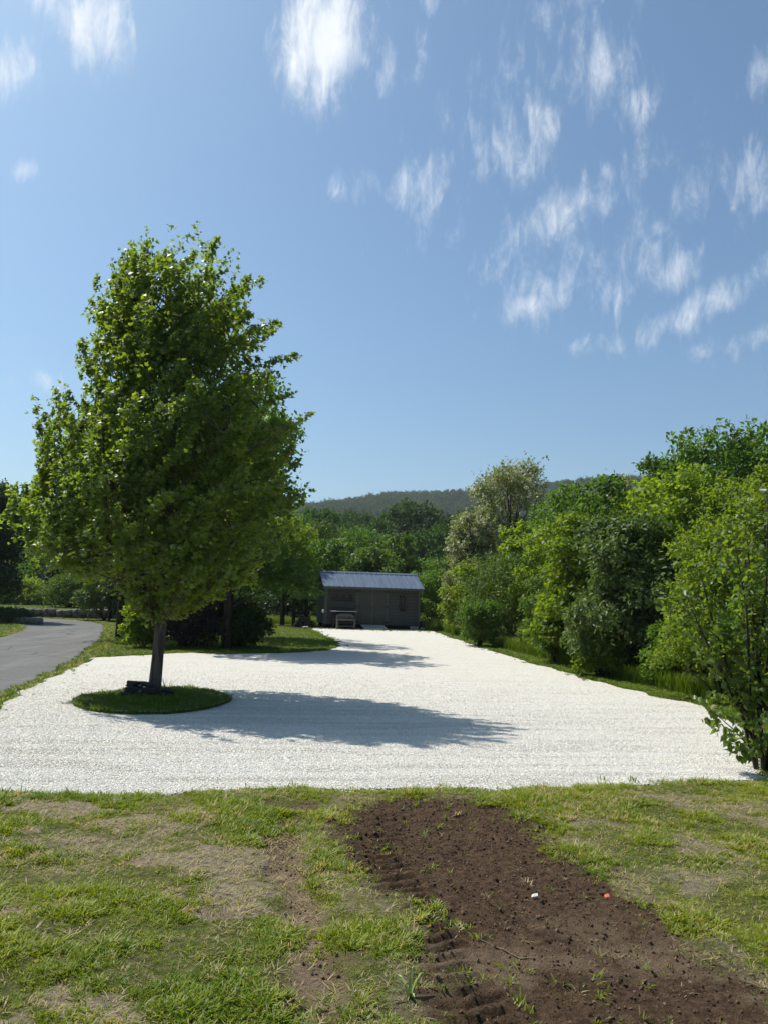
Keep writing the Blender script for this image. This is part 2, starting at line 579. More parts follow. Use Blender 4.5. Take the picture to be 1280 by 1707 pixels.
p.inputs['Specular IOR Level'].default_value = 0.15
hgt = t.math('ADD', t.math('MULTIPLY', vo.outputs['Distance'], -1.0), t.math('MULTIPLY', vo2.outputs['Distance'], -0.4))
b1 = t.bump(hgt, 0.75, 0.02)
t.l.new(t.bump(t.math('ADD', tr, st), 0.35, 0.08, b1), p.inputs['Normal'])
t.l.new(p.outputs[0], out.inputs[0])
M['gravel'] = m

m, t, out = newmat('gravel_stone')
oi = t.attr('tint', 'INSTANCER')
p = t.new('ShaderNodeBsdfPrincipled')
t.l.new(t.mixc(oi, (0.52, 0.495, 0.44, 1), (0.80, 0.775, 0.71, 1)), p.inputs['Base Color'])
p.inputs['Roughness'].default_value = 0.85
p.inputs['Specular IOR Level'].default_value = 0.2
t.l.new(p.outputs[0], out.inputs[0])
M['stone'] = m

m, t, out = newmat('soil_clod')
oi = t.attr('tint', 'INSTANCER')
p = t.new('ShaderNodeBsdfPrincipled')
t.l.new(t.mixc(oi, (0.060, 0.039, 0.024, 1), (0.175, 0.120, 0.076, 1)), p.inputs['Base Color'])
p.inputs['Roughness'].default_value = 0.95
p.inputs['Specular IOR Level'].default_value = 0.1
t.l.new(p.outputs[0], out.inputs[0])
M['clod'] = m

# asphalt
m, t, out = newmat('old_asphalt')
tcn = t.new('ShaderNodeTexCoord')
ob = tcn.outputs['Object']
n1 = t.noise(ob, 60, 5, 0.7)
n2 = t.noise(t.mapping(ob, rot=(0, 0, math.radians(-25)), scale=(1.6, 0.25, 1)), 0.9, 6, 0.62, 0.5)
n3 = t.noise(ob, 0.6, 5, 0.6)
col = t.mixc(t.mr(n1, 0.3, 0.7), (0.080, 0.079, 0.077, 1), (0.165, 0.162, 0.156, 1))
col = t.mixc(t.mr(n2, 0.48, 0.72, 0, 0.35), col, (0.27, 0.26, 0.24, 1))
col = t.mixc(t.mr(n3, 0.5, 0.7, 0, 0.35), col, (0.10, 0.10, 0.10, 1))
vo = t.new('ShaderNodeTexVoronoi', feature='DISTANCE_TO_EDGE')
t.l.new(t.mixc(0.25, ob, n3, 'ADD'), vo.inputs['Vector'])
vo.inputs['Scale'].default_value = 0.45
col = t.mixc(t.mr(vo.outputs[0], 0.004, 0.014, 0.75, 0), col, (0.04, 0.04, 0.038, 1))
p = t.new('ShaderNodeBsdfPrincipled')
t.l.new(col, p.inputs['Base Color'])
p.inputs['Roughness'].default_value = 0.9
p.inputs['Specular IOR Level'].default_value = 0.2
t.l.new(t.bump(n1, 0.5, 0.01), p.inputs['Normal'])
t.l.new(p.outputs[0], out.inputs[0])
M['asphalt'] = m


def grassmat(name, lo, hi, straw, trans=0.4, strawlo=0.80):
    m, t, out = newmat(name)
    f = t.attr('tint', 'INSTANCER')
    col = t.mixc(t.mr(f, 0.0, strawlo, smooth=False), c4(lo), c4(hi))
    col = t.mixc(t.mr(f, strawlo, min(strawlo + 0.06, 1.0)), col, c4(straw))
    p = t.new('ShaderNodeBsdfPrincipled')
    t.l.new(col, p.inputs['Base Color'])
    p.inputs['Roughness'].default_value = 0.5
    p.inputs['Specular IOR Level'].default_value = 0.3
    tr = t.new('ShaderNodeBsdfTranslucent')
    t.l.new(t.mixc(1.0, col, (1.6, 1.5, 0.7, 1), 'MULTIPLY'), tr.inputs[0])
    mx = t.new('ShaderNodeMixShader')
    mx.inputs[0].default_value = trans
    t.l.new(p.outputs[0], mx.inputs[1])
    t.l.new(tr.outputs[0], mx.inputs[2])
    t.l.new(mx.outputs[0], out.inputs[0])
    return m


M['grass'] = grassmat('lawn_grass', (0.088, 0.165, 0.008), (0.265, 0.305, 0.022), (0.42, 0.35, 0.19))
M['grass2'] = grassmat('verge_grass', (0.065, 0.130, 0.008), (0.150, 0.210, 0.016), (0.33, 0.28, 0.13), strawlo=0.92)

# ------------------------------------------------------------------ outlines of the place (metres)
GRAVEL = [(-9.0, 5.2), (-5.0, 5.75), (-2.9, 6.06), (-1.49, 6.35), (0.07, 6.55), (1.78, 6.92), (3.4, 7.3), (3.75, 7.75), (4.05, 8.5),
          (4.5, 9.6), (5.0, 11.2), (5.22, 12.57), (4.91, 13.46), (4.46, 15.53), (4.16, 17.89), (3.79, 21.31), (3.35, 25.2), (2.95, 29.8),
          (2.65, 34.0), (2.4, 36.6), (2.2, 37.6), (-2.9, 36.9), (-3.15, 35.4), (-2.24, 30.44), (-1.45, 26.5), (-1.30, 25.0), (-1.35, 23.2),
          (-1.65, 21.9), (-2.5, 20.8), (-3.6, 19.95), (-4.87, 19.8), (-5.63, 18.9), (-6.5, 17.9), (-6.31, 16.43), (-6.02, 14.95),
          (-5.59, 12.59), (-5.2, 10.7), (-4.9, 8.8), (-6.5, 7.4), (-9, 6.4)]
ROADR = [(-4.6, 3.0), (-5.0, 6.0), (-5.3, 8.6), (-5.67, 11.4), (-5.95, 13.1), (-6.5, 15.7), (-7.73, 20.3), (-9.3, 25.5), (-11.2, 31.0), (-12.6, 34.2), (-14.5, 36.8), (-18, 38.2), (-26, 39.0)]
ROADL = [(-10.2, 3.0), (-10.3, 6.0), (-10.4, 9.0), (-10.5, 12.0), (-10.6, 15.0), (-10.9, 19.0), (-11.5, 23.0), (-12.4, 26.3), (-13.6, 29.4), (-14.9, 31.6), (-16.8, 33.5), (-20, 34.6), (-26, 35.2)]
ISLAND = [(-4.30, 10.95), (-3.95, 10.35), (-3.55, 10.02), (-2.99, 9.95), (-2.48, 10.35), (-2.22, 11.0), (-2.26, 11.7), (-2.75, 12.35), (-3.34, 12.55), (-3.96, 12.1), (-4.28, 11.5)]
SOIL = [(-0.05, 6.30), (-0.20, 5.9), (-0.27, 5.45), (-0.16, 4.85), (0.06, 4.4), (0.26, 3.97), (0.30, 3.6), (0.20, 3.1), (0.12, 2.3), (1.72, 2.3), (1.66, 3.25),
        (1.60, 3.5), (1.50, 3.95), (1.34, 4.5), (1.26, 5.1), (1.12, 5.7), (0.98, 6.15), (0.5, 6.38)]
TRACK = [(-0.62, 5.6), (-0.60, 4.9), (-0.42, 4.3), (-0.30, 3.8), (-0.22, 3.3), (-0.2, 2.4)]


def densify(P, step, jit, seed, closed=True):
    rng = np.random.default_rng(seed)
    out = []
    n = len(P)
    # Catmull-Rom
    for i in range(n if closed else n - 1):
        p0 = np.array(P[(i - 1) % n] if closed or i > 0 else P[0], float)
        p1 = np.array(P[i], float)
        p2 = np.array(P[(i + 1) % n], float)
        p3 = np.array(P[(i + 2) % n] if closed or i + 2 < n else P[-1], float)
        k = max(2, int(np.linalg.norm(p2 - p1) / step))
        for j in range(k):
            s = j / k
            q = 0.5 * ((2 * p1) + (-p0 + p2) * s + (2 * p0 - 5 * p1 + 4 * p2 - p3) * s * s + (-p0 + 3 * p1 - 3 * p2 + p3) * s ** 3)
            out.append(q)
    if not closed:
        out.append(np.array(P[-1], float))
    out = np.array(out)
    a = fbm(out[:, 0] * 1.7, out[:, 1] * 1.7, 4, seed) - 0.5
    b = fbm(out[:, 0] * 1.7 + 50, out[:, 1] * 1.7, 4, seed + 9) - 0.5
    out[:, 0] += a * jit
    out[:, 1] += b * jit
    return out


GRV = densify(GRAVEL, 0.09, 0.42, 3)
ISL = densify(ISLAND, 0.06, 0.16, 5)
ROAD = np.vstack([densify(ROADR, 0.15, 0.35, 7, False), densify(ROADL, 0.15, 0.25, 8, False)[::-1]])

# ------------------------------------------------------------------ ground
rng = np.random.default_rng(11)


def soil_mask(x, y):
    d = poly_sd(SOIL, x, y) + (fbm(x * 4, y * 4, 4, 21) - 0.5) * 0.34 + (fbm(x * 16, y * 16, 3, 22) - 0.5) * 0.26
    return 1 - sstep(-0.12, 0.16, d)


def track_mask(x, y):
    d = line_d(TRACK, x, y) + (fbm(x * 6, y * 6, 4, 31) - 0.5) * 0.22
    k = 1 - sstep(0.04, 0.20, d)
    d2 = np.hypot((x + 0.55) * 0.8, (y - 5.95) * 1.6) + (fbm(x * 6, y * 6, 4, 33) - 0.5) * 0.3
    return np.maximum(k, (1 - sstep(0.1, 0.32, d2)) * 0.9)


def dry_mask(x, y):
    n = fbm(x * 2.3 + 3, y * 3.0, 4, 41, 0.62)
    left = sstep(0.2, -0.5, x)
    k = sstep(0.51, 0.61, n) * left
    k = np.maximum(k, (1 - sstep(0.05, 0.40, np.hypot((x + 1.75) * 0.55, (y - 4.85)) + (n - .5) * .9)) * 0.8)
    right = sstep(0.9, 1.4, x)
    k = np.maximum(k, sstep(0.49, 0.62, fbm(x * 1.3, y * 1.9 + 7, 4, 43, 0.6)) * right * 0.75)
    edge = poly_sd(SOIL, x, y) + (fbm(x * 5, y * 5, 3, 44) - .5) * .3
    k = np.maximum(k, (1 - sstep(0.0, 0.26, np.abs(edge - 0.1))) * 0.5)
    return k


def lug(x, y):
    """tyre tread pressed in the loose soil"""
    z = 0
    for (ax, ay, bx, by, w, ph) in ((-0.02, 5.0, 0.46, 2.8, 0.18, 0.0), (0.02, 5.9, -0.02, 5.0, 0.16, 0.3)):
        dx, dy = bx - ax, by - ay
        L = math.hypot(dx, dy)
        u = ((x - ax) * dx + (y - ay) * dy) / L
        v = ((x - ax) * dy - (y - ay) * dx) / L
        v = v + (fbm(x * 3, y * 3, 2, 50) - .5) * 0.05
        on = (1 - sstep(w * 0.8, w * 1.15, np.abs(v))) * sstep(-0.05, 0.15, u) * sstep(L + 0.1, L - 0.1, u)
        s = (u + np.abs(v) * 0.25 + ph + (fbm(x * 5, y * 5, 2, 51) - .5) * 0.03) / 0.095
        tri = np.abs((s % 1.0) - 0.5) * 2
        z = z + on * (sstep(0.30, 0.70, tri) * 0.026 - 0.018)
    return z


def gz(x, y):
    near = sstep(9.0, 7.4, y) * sstep(6.5, 5.0, np.abs(x))
    e = poly_sd(GRV, x, y) if np.ndim(x) else None
    z = (fbm(x * 1.1, y * 1.1, 4, 61) - 0.5) * 0.07 + (fbm(x * 9, y * 9, 3, 62) - 0.5) * 0.022
    s = soil_mask(x, y)
    lg = lug(x, y)
    z = z + s * np.where(lg != 0, 0.35, 1.0) * ((fbm(x * 5, y * 5, 5, 63, 0.6) - 0.5) * 0.055 + (fbm(x * 24, y * 24, 3, 64) - 0.5) * 0.036 - 0.015) + s * lg * 1.25
    z = z - track_mask(x, y) * 0.02
    lift = sstep(0.0, 0.25, e)
    return near * (z * sstep(-0.05, 0.35, e) + 0.02 * lift) - 0.012 * (1 - lift)


fx = np.arange(-4.2, 4.9, 0.021)
fy = np.concatenate([np.arange(2.5, 5.4, 0.0125), np.arange(5.4, 7.75, 0.02)])
cx = np.concatenate([-np.geomspace(4.23, 3000, 46)[::-1], fx, np.geomspace(4.95, 3000, 46)])
cy = np.concatenate([-np.geomspace(1.5, 3000, 22)[::-1] , np.array([0.0, 1.2, 2.0]), fy, np.geomspace(7.8, 4000, 46)])
X, Y = np.meshgrid(cx, cy)
xf, yf = X.ravel(), Y.ravel()
nearpts = (np.abs(xf) < 7) & (yf > 1.5) & (yf < 9.5)
zf = np.full(xf.shape, -0.012)
zf[nearpts] = gz(xf[nearpts], yf[nearpts])
sm, dm, tm = (np.zeros(xf.shape) for _ in range(3))
q = (np.abs(xf) < 30) & (yf > 1) & (yf < 60)
sm[nearpts] = np.maximum(soil_mask(xf[nearpts], yf[nearpts]), track_mask(xf[nearpts], yf[nearpts]) * 0.95)
tm[nearpts] = np.clip(track_mask(xf[nearpts], yf[nearpts]) * (0.25 + 1.0 * sstep(5.2, 4.0, yf[nearpts]))
                      + 0.6 * sstep(0.52, 0.7, fbm(xf[nearpts] * 2.2, yf[nearpts] * 2.2, 4, 71)) * sstep(4.6, 3.4, yf[nearpts]), 0, 0.9)
dm[nearpts] = dry_mask(xf[nearpts], yf[nearpts])
ny, nx = X.shape
idx = np.arange(nx * ny).reshape(ny, nx)
quads = np.stack([idx[:-1, :-1], idx[:-1, 1:], idx[1:, 1:], idx[1:, :-1]], -1).reshape(-1, 4)
me = np_mesh('ground', np.stack([xf, yf, zf], -1), quads, np.arange(len(quads)) * 4, M['ground'], True,
             pt_attr={'soil': sm, 'dry': dm, 'damp': tm})
tag(link('ground', me), 'patchy lawn and bare soil ground', kind='structure')


# ------------------------------------------------------------------ flat sheets
def sheet(name, P, z, mat, label):
    bm = bmesh.new()
    vs = [bm.verts.new((p[0], p[1], z)) for p in P]
    f = bm.faces.new(vs)
    f.normal_update()
    if f.normal.z < 0:
        f.normal_flip()
    bmesh.ops.triangulate(bm, faces=[f])
    me = bpy.data.meshes.new(name)
    bm.to_mesh(me)
    bm.free()
    me.materials.append(mat)
    return tag(link(name, me), label, kind='structure')


sheet('gravel_yard', GRV, 0.0, M['gravel'], 'white crushed stone parking pad in front of the shed')
sheet('road', ROAD, -0.006, M['asphalt'], 'old grey asphalt lane')

# turf island around the maple: low mound
ang = np.linspace(0, 1, len(ISL), endpoint=False)
cxy = ISL.mean(0)
rings = [1.0, 0.985, 0.93, 0.8, 0.6, 0.35, 0.12]
zs = [-0.004, 0.03, 0.045, 0.06, 0.075, 0.085, 0.09]
V = np.vstack([np.c_[cxy + (ISL - cxy) * r, np.full(len(ISL), z)] for r, z in zip(rings, zs)])
n = len(ISL)
L, S = [], []
for i in range(len(rings) - 1):
    for k in range(n):
        S.append(len(L))
        L += [i * n + k, i * n + (k + 1) % n, (i + 1) * n + (k + 1) % n, (i + 1) * n + k]
S.append(len(L))
L += [(len(rings) - 1) * n + k for k in range(n)]
tag(link('turf_island', np_mesh('turf_island', V, L, S, M['ground'], True)), 'oval turf island in the white gravel', kind='structure')

# raised lawn behind the stone wall
TERR = [(-40, 39.6), (-20.6, 39.8), (-17, 39.6), (-14.6, 39.9), (-13.0, 41.0), (-12.0, 44), (-12, 60), (-40, 60)]
b = MB()
b.add([(p[0], p[1], 0.36) for p in TERR] + [(p[0], p[1], -0.2) for p in TERR],
      [tuple(range(8))] + [(i, (i + 1) % 8, (i + 1) % 8 + 8, i + 8) for i in range(8)])
tag(b.build('terrace_lawn', M['ground']), 'raised lawn behind the stone wall', kind='structure')

# ------------------------------------------------------------------ hill
hx = np.concatenate([np.linspace(-900, -260, 10), np.linspace(-240, 420, 56), np.linspace(450, 1200, 10)])
hy = np.concatenate([np.linspace(75, 420, 36), np.linspace(440, 1500, 32)])


def hillz(x, y):
    base = sstep(75, 300, y) * (23.5 - 7.5 * sstep(-5, 60, x))
    ridge_y = 740 + x * 0.05
    top = 79 + 0.128 * (np.clip(x, -400, 700) + 55) - 20 * sstep(60, -250, x)
    r = sstep(330, ridge_y, y) * (top - 16)
    back = sstep(ridge_y + 20, ridge_y + 700, y) * 40
    return base * 0.72 + r - back + (fbm(x / 90 + 5, y / 90 + 5, 3, 81) - 0.5) * 9 * sstep(90, 300, y) - 0.6 * (1 - sstep(75, 95, y))


X, Y = np.meshgrid(hx, hy)
Z = hillz(X, Y)
ny, nx = X.shape
idx = np.arange(nx * ny).reshape(ny, nx)
quads = np.stack([idx[:-1, :-1], idx[:-1, 1:], idx[1:, 1:], idx[1:, :-1]], -1).reshape(-1, 4)
M['hillfloor'] = simple('forest_floor', (0.035, 0.045, 0.018), 0.95, 0.05, var=0.4, scale=0.05, bump=0)
tag(link('hill', np_mesh('hill', np.stack([X.ravel(), Y.ravel(), Z.ravel()], -1), quads, np.arange(len(quads)) * 4, M['hillfloor'], True)),
    'wooded hill behind the shed', kind='structure')

# ------------------------------------------------------------------ shed
SHED_ROT = math.radians(13)
SW, SD, Z0, Z1, ZR = 4.65, 2.7, 0.19, 2.08, 2.74
shed = empty('garden_shed', (-2.65, 36.35, 0), SHED_ROT)
tag(shed, 'long low grey garden shed with blue-grey metal roof and double doors', 'shed')
wall = MB().box(0.02, SW - 0.02, 0.02, SD - 0.02, Z0, Z1).build('wall', M['core'], shed)
for y in (0.25, 1.3, 2.3):
    MB().box(0.05, SW - 0.05, y, y + 0.14, 0.0, Z0 - 0.003).build('skid', M['core'], shed)


def boards(x0, x1, z0, z1, n, side='front'):
    h = (z1 - z0) / n
    me = None
    for i in range(n):
        if me is None:
            q = MB()
            # lap board: bottom edge proud
            prof = [(-0.030, 0.004), (-0.030, 0.012), (-0.012, h - 0.004), (0.0, h - 0.004), (0.0, 0.004)]
            L = x1 - x0
            vs = [(0, p[0], p[1]) for p in prof] + [(L, p[0], p[1]) for p in prof]
            k = len(prof)
            q.add(vs, [tuple(range(k)), tuple(range(2 * k - 1, k - 1, -1))] + [(j, j + k, (j + 1) % k + k, (j + 1) % k) for j in range(k)])
            me = q.mesh('siding_board', M['siding'])
        o = link('siding_board', me, wall)
        z = z0 + i * h
        if side == 'front':
            o.location = (x0, 0.018, z)
        elif side == 'left':
            o.location = (0.018, SD - x0, z)
            o.rotation_euler = (0, 0, -math.pi / 2)
        elif side == 'right':
            o.location = (SW - 0.018, x0, z)
            o.rotation_euler = (0, 0, math.pi / 2)
        else:
            o.location = (SW - x0, SD - 0.018, z)
            o.rotation_euler = (0, 0, math.pi)


DX0, DXM, DX1 = 1.54, 2.27, 2.99
boards(0.09, DX0 - 0.075, Z0, Z1, 12)
boards(DX1 + 0.075, SW - 0.09, Z0, Z1, 12)
boards(0.09, SD - 0.09, Z0, Z1, 12, 'left')
boards(0.09, SD - 0.09, Z0, Z1, 12, 'right')
boards(0.09, SW - 0.09, Z0, Z1, 12, 'back')
for x in (0.0, SW - 0.085):
    MB().box(x, x + 0.085, -0.03, 0.02, Z0 - 0.02, Z1).build('corner_trim', M['trim'], shed)
    MB().box(x, x + 0.085, SD - 0.02, SD + 0.03, Z0 - 0.02, Z1).build('corner_trim', M['trim'], shed)
for x in (0.003, SW - 0.003):
    sgn = -1 if x < 1 else 1
    MB().box(min(x, x + sgn * 0.03), max(x, x + sgn * 0.03), 0.021, 0.09, Z0 - 0.018, Z1 - 0.003).build('corner_trim', M['trim'], shed)
    # gable
    g = MB()
    xx = 0.03 if sgn < 0 else SW - 0.07
    g.add([(xx, 0.02, Z1), (xx, SD - 0.02, Z1), (xx, SD / 2, ZR - 0.06), (xx + 0.04, 0.02, Z1), (xx + 0.04, SD - 0.02, Z1), (xx + 0.04, SD / 2, ZR - 0.06)],
          [(0, 1, 2), (5, 4, 3), (0, 3, 4, 1), (1, 4, 5, 2), (2, 5, 3, 0)])
    g.build('gable', M['siding'], shed)
MB().box(DX0 - 0.07, DX0 - 0.004, -0.032, 0.02, Z0, Z1 - 0.11).build('door_trim', M['trim'], shed)
MB().box(DX1 + 0.004, DX1 + 0.07, -0.032, 0.02, Z0, Z1 - 0.11).build('door_trim', M['trim'], shed)
MB().box(DX0 - 0.07, DX1 + 0.07, -0.034, 0.02, Z1 - 0.107, Z1).build('header_board', M['trim'], shed)
for k, (a, b_, hs) in enumerate(((DX0, DXM - 0.004, DX0), (DXM + 0.004, DX1, DX1))):
    door = MB().box(a, b_, -0.006, 0.016, Z0 + 0.01, Z1 - 0.115).build('door', M['core'], shed)
    nb_ = 7
    w = (b_ - a) / nb_
    bm_ = None
    for i in range(nb_):
        if bm_ is None:
            bm_ = MB().box(0.004, w - 0.004, -0.026, -0.0065, Z0 + 0.012, Z1 - 0.117).mesh('board', M['door'], bevel=0.003)
        o = link('board', bm_, door)
        o.location = (a + i * w, 0, 0)
    for z in (0.32, 1.07, 1.80):
        s = 1 if k == 0 else -1
        h = MB()
        h.box(min(hs, hs + s * 0.17), max(hs, hs + s * 0.17), -0.034, -0.027, z - 0.014, z + 0.014)
        h.box(min(hs - s * 0.05, hs), max(hs - s * 0.05, hs), -0.044, -0.035, z - 0.055, z + 0.055)
        h.build('hinge', M['iron'], door)
    if k == 0:
        MB().box(b_ - 0.085, b_ - 0.045, -0.060, -0.027, 0.96, 1.08).build('handle', M['iron'], door, bevel=0.006)
    else:
        MB().box(a - 0.03, a + 0.028, -0.036, -0.0275, Z0 + 0.02, Z1 - 0.13).build('astragal', M['trim'], door)
# roof
OV, EV = 0.17, 0.24
ze = ZR - 0.03 - (SD / 2 + EV) * (ZR - 0.05 - Z1) / (SD / 2)
roof = MB()
for s in (0, 1):
    ye = -EV if s == 0 else SD + EV
    roof.add([(-OV, ye, ze), (SW + OV, ye, ze), (SW + OV, SD / 2, ZR - 0.03), (-OV, SD / 2, ZR - 0.03),
              (-OV, ye, ze - 0.05), (SW + OV, ye, ze - 0.05), (SW + OV, SD / 2, ZR - 0.08), (-OV, SD / 2, ZR - 0.08)],
             [(0, 1, 2, 3), (7, 6, 5, 4), (0, 4, 5, 1), (1, 5, 6, 2), (3, 7, 4, 0)])
roof = roof.build('roof', M['roofdark'], shed)
npan = 5
pw = (SW + 2 * OV) / npan
slope = (ZR - 0.03 - ze) / (SD / 2 + EV)
for s in (0, 1):
    for i in range(npan):
        x0, x1 = -OV + i * pw + 0.004, -OV + (i + 1) * pw - 0.004
        y0, y1 = (-EV - 0.03, SD / 2 - 0.02) if s == 0 else (SD + EV + 0.03, SD / 2 + 0.02)
        q = MB()
        # corrugated sheet profile with standing ribs every quarter
        prof = []
        for r in range(4):
            xa = x0 + r * (x1 - x0) / 4
            wq = (x1 - x0) / 4
            prof += [(xa, 0.006), (xa + 0.004, 0.032), (xa + 0.036, 0.032), (xa + 0.048, 0.006), (xa + wq - 0.004, 0.006)]
        zz0 = ze - 0.03 * slope
        zz1 = ZR - 0.03 - 0.02 * slope
        vs = [(px_, y0, zz0 + pz) for px_, pz in prof] + [(px_, y1, zz1 + pz) for px_, pz in prof]
        k = len(prof)
        q.add(vs, [(j, j + 1, j + 1 + k, j + k) for j in range(k - 1)])
        q.build('panel', M['roofmetal'], roof)
q = MB()
q.add([(-OV - 0.01, SD / 2 - 0.14, ZR - 0.03 - 0.14 * slope + 0.036), (SW + OV + 0.01, SD / 2 - 0.14, ZR - 0.03 - 0.14 * slope + 0.036),
       (SW + OV + 0.01, SD / 2, ZR + 0.025), (-OV - 0.01, SD / 2, ZR + 0.025),
       (-OV - 0.01, SD / 2 + 0.14, ZR - 0.03 - 0.14 * slope + 0.036), (SW + OV + 0.01, SD / 2 + 0.14, ZR - 0.03 - 0.14 * slope + 0.036)],
      [(0, 1, 2, 3), (3, 2, 5, 4), (0, 3, 4), (1, 5, 2)])
q.build('ridge_cap', M['roofmetal'], roof)
MB().box(-OV + 0.005, SW + OV - 0.005, -EV - 0.022, -EV - 0.002, ze - 0.115, ze - 0.012).build('fascia', M['trim'], roof)


def shed_obj(name, label, cat, x, y, z=0.0, rz=0.0):
    p_ = Matrix.Rotation(SHED_ROT, 3, 'Z') @ Vector((x, y, 0))
    return tag(empty(name, (-2.65 + p_.x, 36.35 + p_.y, z), SHED_ROT + rz), label, cat)


# ramp
r_ = shed_obj('plank_ramp', 'grey plank ramp leading up to the shed doors', 'ramp', 1.72, -0.036)
RL = 0.98
for i in range(8):
    w = 1.14 / 8
    MB().add([(i * w + 0.004, 0, 0.20), ((i + 1) * w - 0.004, 0, 0.20), ((i + 1) * w - 0.004, -RL, 0.012 + 0.03), (i * w + 0.004, -RL, 0.042),
              (i * w + 0.004, 0, 0.165), ((i + 1) * w - 0.004, 0, 0.165), ((i + 1) * w - 0.004, -RL, 0.008), (i * w + 0.004, -RL, 0.008)],
             [(0, 3, 2, 1), (4, 5, 6, 7), (0, 1, 5, 4), (1, 2, 6, 5), (2, 3, 7, 6), (3, 0, 4, 7)]).build('plank', M['ramp'], r_)
for x in (0.0, 1.10):
    MB().add([(x, -0.01, 0.16), (x + 0.04, -0.01, 0.16), (x + 0.04, -RL + 0.06, 0.012), (x, -RL + 0.06, 0.012), (x, -0.01, 0.0), (x + 0.04, -0.01, 0.0), (x + 0.04, -RL + 0.06, 0.001), (x, -RL + 0.06, 0.001)],
             [(0, 3, 2, 1), (4, 5, 6, 7), (0, 1, 5, 4), (1, 2, 6, 5), (2, 3, 7, 6), (3, 0, 4, 7)]).build('bearer', M['core'], r_)

# potting table and bench in front of the shed
t_ = shed_obj('side_table', 'pale topped narrow table against the shed wall behind the bench', 'table', 0.22, -0.56)
MB().box(0, 1.22, 0, 0.46, 0.80, 0.835).build('table_top', M['pale'], t_, bevel=0.006)
MB().box(0.08, 1.14, 0.06, 0.40, 0.73, 0.797).build('apron', M['core'], t_)
for x in (0.10, 1.06):
    for y in (0.07, 0.34):
        MB().box(x, x + 0.06, y, y + 0.05, 0, 0.728).build('leg', M['core'], t_)
b_ = shed_obj('garden_bench', 'small faded bench with rounded back in front of the table', 'bench', 0.42, -1.02)
arc = [(0.0, 0.5), (0.86, 0.5)] + [(0.43 + 0.43 * math.cos(a) * (0.9 if 0 < a < math.pi else 1), 0.62 + 0.10 * math.sin(a)) for a in np.linspace(0, math.pi, 9)]
MB().prism(arc, 0.30, 0.325).build('backrest', M['greenwood'], b_)
for i in range(3):
    MB().box(-0.01, 0.87, 0.0 + i * 0.098, 0.09 + i * 0.098, 0.445, 0.475).build('slat', M['weathered'], b_)
for x in (0.0, 0.81):
    MB().box(x, x + 0.05, 0.012, 0.062, 0, 0.443).build('leg', M['weathered'], b_)
    MB().box(x, x + 0.05, 0.245, 0.295, 0, 0.443).build('leg', M['weathered'], b_)
MB().box(0.052, 0.808, 0.02, 0.05, 0.12, 0.16).build('stretcher', M['weathered'], b_)
MB().box(0.052, 0.808, 0.02, 0.05, 0.40, 0.442).build('rail', M['weathered'], b_)

# cut metal wall art: water birds among reeds under an arch
a_ = shed_obj('metal_wall_art', 'black cut metal arch with two water birds on the shed wall', 'wall art', 0.27, -0.045, 1.29)
q = MB()
q.box(0, 1.06, -0.008, 0, 0, 0.07)
arcp = [(0.02 + 0.51 - 0.51 * math.cos(a), 0.06 + 0.42 * math.sin(a)) for a in np.linspace(0, math.pi, 15)]
for (x0, z0), (x1, z1) in zip(arcp[:-1], arcp[1:]):
    dx, dz = x1 - x0, z1 - z0
    l = math.hypot(dx, dz)
    nx_, nz_ = -dz / l * 0.007, dx / l * 0.007
    q.add([(x0 + nx_, -0.007, z0 + nz_), (x1 + nx_, -0.007, z1 + nz_), (x1 - nx_, -0.007, z1 - nz_), (x0 - nx_, -0.007, z0 - nz_),
           (x0 + nx_, 0, z0 + nz_), (x1 + nx_, 0, z1 + nz_), (x1 - nx_, 0, z1 - nz_), (x0 - nx_, 0, z0 - nz_)],
          [(0, 1, 2, 3), (7, 6, 5, 4), (0, 4, 5, 1), (2, 6, 7, 3)])
q.build('arch_frame', M['iron'], a_)
bird = [(-0.20, 0.10), (-0.13, 0.06), (0.05, 0.05), (0.15, 0.09), (0.17, 0.15), (0.10, 0.17), (0.06, 0.22), (0.075, 0.27), (0.12, 0.28), (0.06, 0.33), (0.0, 0.31), (-0.02, 0.24), (-0.06, 0.18), (-0.16, 0.16)]
for cxb in (0.25, 0.57):
    MB().prism([(cxb + p[0], p[1]) for p in bird][::-1], -0.016, -0.009).build('bird', M['iron'], a_)
for (x, h, w) in ((0.90, 0.34, 0.05), (0.98, 0.28, 0.04), (0.84, 0.26, 0.03), (0.06, 0.16, 0.03), (0.75, 0.17, 0.02), (0.41, 0.15, 0.02)):
    MB().prism([(x - w / 2, 0.06), (x + w / 2, 0.06), (x + w * 0.7, h), (x - w * 0.8, h + 0.02)], -0.024, -0.017).build('reed', M['iron'], a_)

